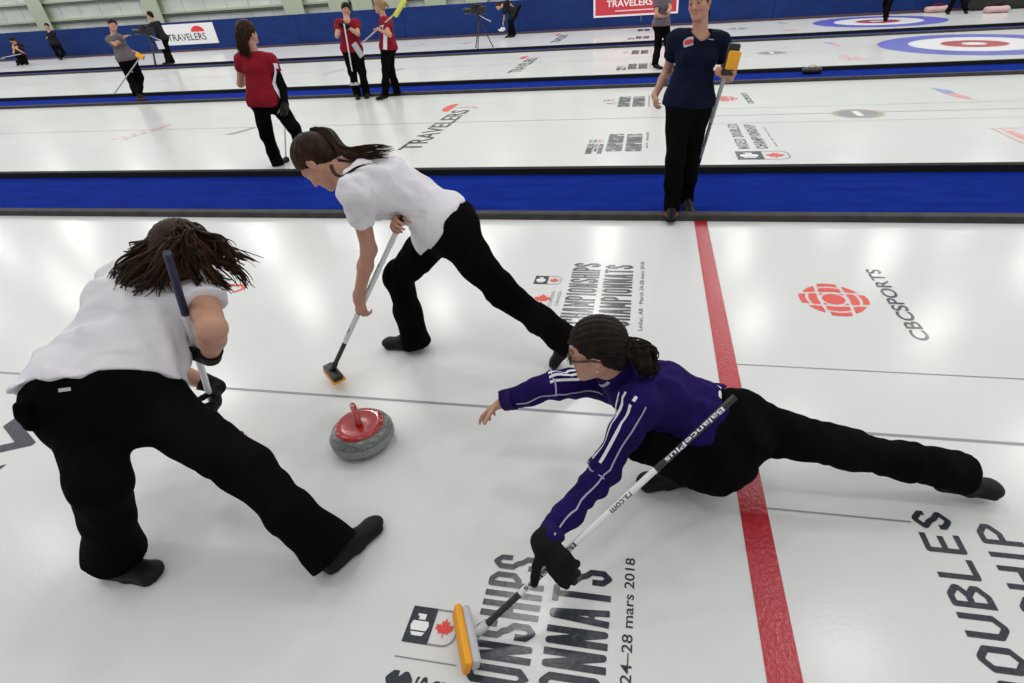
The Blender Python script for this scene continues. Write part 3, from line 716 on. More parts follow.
def curl_logo(s, x0, x1, y0, y1, detail=True):
    """dark square with a white stone, and a red leaf in an outlined panel; x across, letters-up towards -x... read along +y"""
    xm = (x0+x1)/2; cx = x0+(x1-x0)*.24; cy = (y0+y1)/2
    s.poly('logo_square', [[(x0, y0), (xm, y0), (xm, y1), (x0, y1)]], 'ink', label='dark square half of the curling emblem')
    w_, h_ = (xm-x0), (y1-y0)
    a = [(cx-.30*w_, cy-.16*h_), (cx+.30*w_, cy-.16*h_), (cx+.36*w_, cy-.02*h_), (cx+.30*w_, cy+.10*h_), (cx-.30*w_, cy+.10*h_), (cx-.36*w_, cy-.02*h_)]
    b = [(cx-.2*w_, cy-.30*h_), (cx+.2*w_, cy-.30*h_), (cx+.28*w_, cy-.20*h_), (cx-.28*w_, cy-.20*h_)]
    c = [(cx-.12*w_, cy+.14*h_), (cx+.14*w_, cy+.14*h_), (cx+.14*w_, cy+.30*h_), (cx-.2*w_, cy+.30*h_), (cx-.2*w_, cy+.24*h_), (cx-.12*w_, cy+.24*h_)]
    s.poly('logo_stone', [a, b, c], 'ink_white', z=.0022, label='white curling stone shape in the dark square')
    lx = xm+(x1-xm)*.46; sz = min((x1-xm)*.72, h_*.86)
    s.poly('logo_leaf', [[(lx+p*sz, cy+q*sz) for p, q in LEAF]], 'ink_red', z=.0022, label='red maple leaf')
    t = .05*h_; r = .35*h_
    out = [(xm, y0), (x1-r, y0)]+[(x1-r+r*math.sin(k*math.pi/12), y0+r-r*math.cos(k*math.pi/12)) for k in range(1, 7)]+[(x1-r+r*math.cos(k*math.pi/12), y1-r+r*math.sin(k*math.pi/12)) for k in range(0, 7)]+[(xm, y1)]
    inn = [(xm, y0+t), (x1-r, y0+t)]+[(x1-r+(r-t)*math.sin(k*math.pi/12), y0+r-(r-t)*math.cos(k*math.pi/12)) for k in range(1, 7)]+[(x1-r+(r-t)*math.cos(k*math.pi/12), y1-r+(r-t)*math.sin(k*math.pi/12)) for k in range(0, 7)]+[(xm, y1-t)]
    n = len(out); mb = MB(); mb.add([s.pt(*p) for p in out]+[s.pt(*p) for p in inn], [(k, k+1, n+k+1, n+k) for k in range(n-1)])
    mb.build('logo_outline', 'ink_grey', s.p)
BOLD = .022
def champ_block(s, y0, y1, near):
    block_text(s, 'championships_lettering', 'CHAMPIONSHIPS', -.93, -.725, y0, y1, .0215, label='dark tall letters reading CHAMPIONSHIPS')
    block_text(s, 'championnats_lettering', 'CHAMPIONNATS', -.69, -.485, y0-.01, y1-.02, .0225, label='dark tall letters reading CHAMPIONNATS')
    if near:
        s.text('date_lettering', 'Leduc, AB', -.44, -.408, y1-.72, y1-.48); s.text('date_lettering', '24–28 mars 2018', -.441, -.406, y1-.385, y1+.045, bold=.008, label='small dark letters with the date 24–28 mars 2018')
    else:
        s.text('date_lettering', 'Leduc, AB · March 24-28 mars 2018', -.435, -.403, y1-.89, y1+.04, label='small dark letters with place and date')
for i, s in enumerate(sheets):
    champ_block(s, -1.66, -.815, True) if i == 0 else champ_block(s, -1.78, -.935, True)
    champ_block(s, .815, 1.66, False)
    dy = 0 if i == 0 else -.17
    curl_logo(s, -1.168, -.988, -1.175+dy, -1.052+dy)
    s.poly('rule_line', [[(-1.172, -1.224+dy), (-.96, -1.224+dy), (-.96, -1.220+dy), (-1.172, -1.220+dy)]], 'ink_grey')
    block_text(s, 'mixed_lettering', 'DOUBLES', -1.175, -1.085, -1.70+dy, -1.262+dy, .022, label='heavy dark letters under the emblem')
    s.text('mixed_lettering', 'MIXTES', -1.075, -1.035, -1.60+dy, -1.268+dy, bold=.02)
    block_text(s, 'mixed_lettering', 'DOUBLES', -1.025, -.965, -1.70+dy, -1.275+dy, .018)
    curl_logo(s, -1.187, -.99, 1.316, 1.44)
    lx, ly, z = -1.085, 1.115, .12
    s.poly('leaf_emblem', [[(lx+p*z, ly+q*z) for p, q in LEAF]], 'ink_red', label='small red maple leaf below the emblem')
    for k, t in enumerate(('CURLING', 'CANADA')):
        s.text('emblem_lettering', t, -1.035+.045*k, -1.01+.045*k, 1.02, 1.22, m='ink_grey')
    # sponsor on the right of the hog line
    block_text(s, 'mixed_doubles_lettering', 'MIXED DOUBLES', .64, .775, -1.66 if i == 0 else -1.75, -.42 if i == 0 else -.53, .0205, gap=.27, label='dark letters reading MIXED DOUBLES')
    block_text(s, 'championship_lettering', 'CHAMPIONSHIP', .848, .985, -1.70 if i == 0 else -1.75, -.455 if i == 0 else -.57, .0205, gap=.27, label='dark letters reading CHAMPIONSHIP')
    s.text('date_lettering', 'Leduc, AB · March 24-28', 1.07, 1.105, -1.68, -.75, m='ink_grey')
    curl_logo(s, .585, 1.16, -2.19, -1.86)
    # broadcaster gem
    mb = MB(); n = 96; cx, cy, rad = .79, 1.229, .206
    def gem(x, y):
        r = math.hypot(x, y); a, b = abs(x), abs(y)
        if r < .33: return True
        if r > 1 or r < .41: return False
        ga, gb = .36+.05*(1-b), .36+.05*(1-a)              # arcs that frame the middle row and column
        if abs(a-ga) < .045 or abs(b-gb) < .045: return False
        ra = math.hypot(a-.40, b) if b < gb else 9; rb = math.hypot(a, b-.40) if a < ga else 9
        if a < ga or b < gb:
            return not (.72 < (b if a < ga else a)+.10*((a if a < ga else b)/.4)**2 < .81) and not (max(a, b) > .78 and min(a, b) > .30)
        return r < .92
    for a in range(n):
        for b in range(n):
            x, y = (a+.5)/n*2-1, (b+.5)/n*2-1
            if gem(x, y):
                q = [(cx+(x+u/n)*rad, cy+(y+v/n)*rad) for u, v in ((-1, -1), (1, -1), (1, 1), (-1, 1))]
                mb.add([s.pt(*p) for p in q], [(0, 1, 2, 3)])
    mb.build('gem_emblem', 'ink_red', s.p, label='round red emblem made of curved pieces')
    s.text('broadcaster_lettering', 'CBCSPORTS', 1.10, 1.193, .79, 1.665, bold=.022, label='dark letters reading CBCSPORTS')
    # travelers wordmark with the red umbrella, left of the hog line
    dy = .0 if i == 0 else .02
    s.text('sponsor_lettering', 'TRAVELERS', -3.75, -3.435, -1.60+dy, .90+dy, bold=.02, label='dark letters reading TRAVELERS')
    ux, uy = -3.80, 1.16
    pts = [(ux, uy-.33)]+[(ux-.20*math.sin(k*math.pi/16)**.8, uy-.33*math.cos(k*math.pi/16)) for k in range(1, 16)]+[(ux, uy+.33)]+[(ux-.03*abs(math.sin(k*math.pi/4)), uy+.33-.66*k/16) for k in range(1, 16)]
    s.poly('umbrella_canopy', [pts], 'ink_red', label='red umbrella emblem')
    hk = [(-3.80+.36*k/10, uy) for k in range(11)]+[(-3.44+.05*math.sin(k*math.pi/8), uy-.05+.05*math.cos(k*math.pi/8)) for k in range(1, 9)]
    mb = MB(); vs = []
    for k, (x, y) in enumerate(hk):
        x2, y2 = hk[min(k+1, len(hk)-1)]; x1, y1 = hk[max(k-1, 0)]; t = nrm(V(x2-x1, y2-y1)); vs += [s.pt(x-t[1]*.014, y+t[0]*.014), s.pt(x+t[1]*.014, y-t[0]*.014)]
    mb.add(vs, [(2*k, 2*k+1, 2*k+3, 2*k+2) for k in range(len(hk)-1)]); mb.build('umbrella_handle', 'ink_red', s.p)
    # oval, ribbon and outlined sponsor marks farther right
    s.ring('oval_mark', 2.43, -.07, 0, .33, 'ink_tan', sy=.86, label='brown and grey oval mark on the centre line'); s.ring('oval_mark', 2.43, -.07, 0, .26, 'ink_grey', z=.0021, sy=.8)
    s.poly('oval_band', [[(2.38, -.22), (2.47, -.22), (2.47, .08), (2.38, .08)]], 'ink_white', z=.0026)
    s.poly('ribbon_mark', [[(3.97, 1.62), (4.16, 1.35), (4.13, 1.10), (3.98, 1.10)]], 'ink_blue', label='blue half of a slanted ribbon mark'); s.poly('ribbon_mark', [[(3.98, 1.10), (4.13, 1.10), (4.19, .90), (4.16, .62), (4.02, .80)]], 'ink_pink', label='red half of a slanted ribbon mark')
    mb = MB()
    def rr(x0, x1, y0, y1, t):
        mb.add([s.pt(*p) for p in ((x0, y0), (x1, y0), (x1, y1), (x0, y1), (x0+t, y0+t), (x1-t, y0+t), (x1-t, y1-t), (x0+t, y1-t))], [(0, 1, 5, 4), (1, 2, 6, 5), (2, 3, 7, 6), (3, 0, 4, 7)])
    rr(3.62, 4.0, -1.78, -1.02, .02); mb.build('outlined_mark', 'ink_pink', s.p, label='pale red outlined sponsor panel')
    s.poly('outlined_bar', [[(3.70, -1.65), (3.80, -1.65), (3.80, -1.12), (3.70, -1.12)]], 'ink_pink'); s.poly('outlined_bar', [[(3.85, -1.7), (3.92, -1.7), (3.92, -1.3), (3.85, -1.3)]], 'ink_pink')
    # marks far to the left
    mb = MB(); vs = []; nq = 70
    for k in range(nq):
        u = k/(nq-1); y = -.72+1.12*u+.10*math.sin(u*37); x = -9.08+.16*math.sin(u*37+1.2)*(1-.5*u)+.1*u
        vs += [s.pt(x-.016, y), s.pt(x+.016, y+.012)]
    mb.add(vs, [(2*k, 2*k+1, 2*k+3, 2*k+2) for k in range(nq-1)])
    mb.build('red_script_mark', 'ink_pink', s.p, label='faint red script mark')
    s.poly('dark_swoosh_mark', [[(-7.2, -.5), (-7.05, -.48), (-6.95, -.2), (-6.93, 0), (-7.0, .0), (-7.08, -.2)]], 'ink_grey', label='grey swoosh mark')

# boards along the far side, in sections
BW = 23.90
bmk = MB()
xs = np.arange(XL, XR+.1, 4.8)
for a, b in zip(xs[:-1], xs[1:]): bmk.box((a, BW, 0), (b-.012, BW+.10, 1.14), bev=.01)
bo = bmk.build('wall_board', 'board', None, 'structure', 'blue fabric covered boards along the far side of the rink')
bx('baseboard_back', (XL, BW-.03, 0), (XR, BW, .07), 'kick')
# building wall far behind
WY = 27.4; mb = MB()
x = XL-8
while x < XR+6:
    mb.box((x, WY, 0), (x+1.17, WY+.1, 5)); x += 1.2
wl = mb.build('wall_back', 'panel', None, 'structure', 'grey green metal panel wall of the hall')
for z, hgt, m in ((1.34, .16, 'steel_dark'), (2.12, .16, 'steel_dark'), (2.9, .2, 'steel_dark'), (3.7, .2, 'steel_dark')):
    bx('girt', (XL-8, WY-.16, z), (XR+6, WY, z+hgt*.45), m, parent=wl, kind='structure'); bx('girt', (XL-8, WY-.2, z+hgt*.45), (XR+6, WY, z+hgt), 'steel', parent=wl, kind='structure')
for cxp in (46, 160, 300, 345, 368, 400, 440, 480, 520, 560):
    p = at_Y(cxp, 14, WY); 
    wd = .42 if cxp < 200 else .5
    mb = MB(); mb.box((p[0]-wd, WY-.42, 0), (p[0]+wd, WY-.36, 5)); mb.box((p[0]-.05, WY-.36, 0), (p[0]+.05, WY-.06, 5)); mb.box((p[0]-wd, WY-.06, 0), (p[0]+wd, WY, 5))
    mb.build('steel_column', 'steel', wl, 'structure', 'pale green steel column')
# banners hung on the boards
def banner(name, x0, x1, z0, z1, bg, label, border=None):
    mb = MB(); mb.box((x0, BW-.02, z0), (x1, BW-.001, z1)); o = mb.build(name, bg); tag(o, label, 'banner'); return o
b1 = banner('sponsor_banner', -21.50, -18.78, .27, 1.06, 'banner_w', 'white banner with dark TRAVELERS lettering and a red umbrella on the blue boards')
text_fit('banner_lettering', 'TRAVELERS', V(-21.25, BW-.024, .42), (1, 0, 0), (0, 0, 1), 1.95, .27, 'b_ink', b1, bold=.01)
mb = MB(); u0 = V(-19.62, BW-.024, .74)
mb.add([u0+V(.33*math.cos(k*math.pi/20), 0, .22*math.sin(k*math.pi/20)) for k in range(21)], [list(range(21))]); mb.build('umbrella_emblem', 'b_red', b1)
mb = MB(); mb.box((-19.635, BW-.0242, .50), (-19.605, BW-.0238, .74)); mb.build('umbrella_emblem', 'b_red', b1)
b2 = banner('sponsor_banner', -2.22, .96, .40, 1.10, 'b_white', 'red TRAVELERS banner with a white border on the blue boards')
mb = MB(); mb.box((-2.15, BW-.0225, .46), (.89, BW-.019, 1.05)); mb.build('banner_panel', 'banner_r', b2)
text_fit('banner_lettering', 'TRAVELERS', V(-1.72, BW-.026, .72), (1, 0, 0), (0, 0, 1), 1.72, .22, 'b_white', b2, bold=.02)
mb = MB(); mb.box((-1.4, BW-.0255, .57), (.35, BW-.0235, .60)); mb.build('banner_line', 'b_white', b2, label='thin pale line below the lettering')

# ------------------------------------------------------------------ brooms, stone, equipment
def broom(name, label, hd, end, long, pad_n, body='plastic', pad='yellow', cols=(), r=.0125, text=None, group=None, head_l=.19, grip_m=None, pad_th=.022, hw=.030, join=.06, shrink=-.004):
    """hd centre of the brush, end of the handle, long axis of the brush, direction the pad faces"""
    hd = V(*hd); end = V(*end); ax = nrm(end-hd); root = empty(name, label, 'broom', group, hd)
    L = nrm(V(*long)); N = nrm(V(*pad_n)-L*(V(*pad_n)@L)); W = np.cross(N, L); R = np.array([L, W, N]).T
    loc = lambda p: np.asarray(p)-hd
    mb = MB(); mb.box((-head_l/2, -hw, -.030), (head_l/2, hw, .002), R, (0, 0, 0), bev=.012)
    b = mb.build('brush_head', body, root, smooth=False, auto=.6)
    mb = MB(); mb.box((-head_l/2+shrink, -hw-.006*(shrink < 0), .0), (head_l/2-shrink, hw+.006*(shrink < 0), pad_th), R, (0, 0, 0), bev=.009); mb.build('brush_pad', pad, root, auto=.6)
    mb = MB(); j0 = -N*.026; mb.tube([j0, j0+ax*join], [.017, .0145], 14); mb.sphere(j0, .02, 12); mb.build('hinge', body, root, smooth=True)
    Ls = np.linalg.norm(end-hd); o = j0+ax*join*.8
    tot = loc(end)-o
    for k, (t0, t1, m, nm) in enumerate(cols):
        mb = MB(); rr = r*(1.03 if nm == 'handle_grip' else 1)
        mb.tube([o+tot*t0, o+tot*(t0+t1)/2, o+tot*t1], rr, 16); q = mb.build(nm, m, root, smooth=False, auto=.8)
    for tx in (text or []):
        s, t0, t1, m, face, flip = tx
        vs, fs, sz = text_geo(s, .012)
        bm = bmesh.new(); vv = [bm.verts.new((a, b_, 0)) for a, b_ in vs]
        for f in fs:
            try: bm.faces.new([vv[i] for i in f])
            except ValueError: pass
        for q in range(1, 8): bmesh.ops.bisect_plane(bm, geom=bm.verts[:]+bm.edges[:]+bm.faces[:], plane_co=(0, sz[1]*q/8, 0), plane_no=(0, 1, 0))
        bm.verts.index_update(); vs = np.array([v.co[:2] for v in bm.verts]); fs = [[v.index for v in f.verts] for f in bm.faces]; bm.free()
        n1 = nrm(V(*face)-ax*(V(*face)@ax)); n2 = np.cross(n1, ax)
        if flip: vs = sz-vs
        out = []
        for u, v in vs:
            th = (v/sz[1]-.5)*1.5; out.append(o+tot*(t0+(t1-t0)*u/sz[0])+(r+.0008)*(n1*math.cos(th)+n2*math.sin(th)*(1)))
        mb = MB(); mb.add(out, fs); mb.build('shaft_lettering', m, root)
    return root
def to_cam(p): return nrm(CAM-np.asarray(p))

# curling stone
sp0 = g0 = None
def ground(px, py, z=0.0):
    v = ray(px, py); return CAM+v*((z-CAMH)/v[2])
sc0 = ground(364, 438, .03); sc0[2] = 0
st = empty('curling_stone', 'grey granite curling stone with a red handle sliding on the near ice', 'curling stone', None, sc0)
R0 = .146; Hs = .118; prof = [(0, .004), (.06, .004), (.075, .0), (.09, .004)]
for k in range(0, 13):
    a = -math.pi/2+math.pi*k/12; prof.append((R0-.045+.045*math.cos(a)**.9 if abs(math.cos(a)) > 1e-6 else R0-.045, Hs/2+.002+(Hs/2-.004)*math.sin(a)))
prof += [(.09, Hs-.001), (.0, Hs-.001)]
mb = MB(); mb.lathe(prof, n=64); mb.build('stone_body', 'granite', st, smooth=True)
mb = MB(); mb.lathe([(R0-.0012, Hs/2-.020), (R0+.0006, Hs/2-.018), (R0+.0014, Hs/2), (R0+.0006, Hs/2+.018), (R0-.0012, Hs/2+.020)], n=64); mb.build('striking_band', 'band', st, smooth=True)
hd_ = nrm(V(*(sc0-CAM))*V(1, 1, 0)); hs_ = np.cross(V(0, 0, 1), hd_)
mb = MB(); mb.lathe([(.112, Hs-.008), (.113, Hs+.002), (.108, Hs+.009), (.098, Hs+.012), (.080, Hs+.010), (.03, Hs+.010), (0, Hs+.011)], n=56)
hb = mb.build('handle_base', 'stone_red', st, smooth=True)
c = V(0, 0, Hs)
mb = MB(); mb.tube([c-hd_*.012+V(0, 0, .0), c-hd_*.012+V(0, 0, .022), c-hd_*.006+V(0, 0, .040), c+hd_*.018+V(0, 0, .052), c+hd_*.055+V(0, 0, .056), c+hd_*.092+V(0, 0, .053), c+hd_*.105+V(0, 0, .050)], [.020, .016, .0145, .0145, .0155, .0145, .008], 16)
mb.build('handle_grip', 'stone_red', st, smooth=True)

def tv_camera(name, label, loc, yaw, s=1.0, group=None):
    root = empty(name, label, 'camera', group, loc); c, sn = math.cos(yaw), math.sin(yaw)
    R = np.array([[c, -sn, 0], [sn, c, 0], [0, 0, 1]])
    mb = MB(); 
    for k in range(3):
        a = yaw+math.pi/2+k*2.094; f = V(.42*math.cos(a), .42*math.sin(a), 0)
        m2 = MB(); m2.tube([V(0, 0, .95*s), f*.5*s+V(0, 0, .48*s)], .030*s, 8); m2.tube([f*.48*s+V(0, 0, .5*s), f*s+V(0, 0, .01)], .020*s, 8); m2.sphere(f*s+V(0, 0, .02), .03*s, 8); m2.build('tripod_leg', 'plastic', root)
    mb.tube([V(0, 0, .93*s), V(0, 0, 1.12*s)], .07*s, 14); mb.build('tripod_head', 'plastic', root)
    mb = MB(); mb.box((-.32*s, -.09*s, 1.12*s), (.26*s, .09*s, 1.36*s), R, bev=.02); mb.box((-.15*s, -.05*s, 1.36*s), (.12*s, .05*s, 1.43*s), R, bev=.015); mb.build('camera_body', 'plastic', root)
    mb = MB(); mb.tube([R@V(.26, 0, 1.24)*s, R@V(.34, 0, 1.24)*s, R@V(.36, 0, 1.24)*s, R@V(.56, 0, 1.24)*s], [.075*s, .075*s, .095*s, .10*s], 16); mb.build('lens', 'plastic', root, auto=.6)
    mb = MB(); mb.box((.0, .09*s, 1.34*s), (.2*s, .2*s, 1.46*s), R, bev=.01); mb.build('viewfinder', 'plastic', root)
    mb = MB(); mb.tube([R@V(-.05, .05, 1.08)*s, R@V(-.35, .14, .95)*s, R@V(-.55, .2, .88)*s], [.014*s, .014*s, .02*s], 8); mb.build('pan_handle', 'grey_pl', root, smooth=True)
    return root

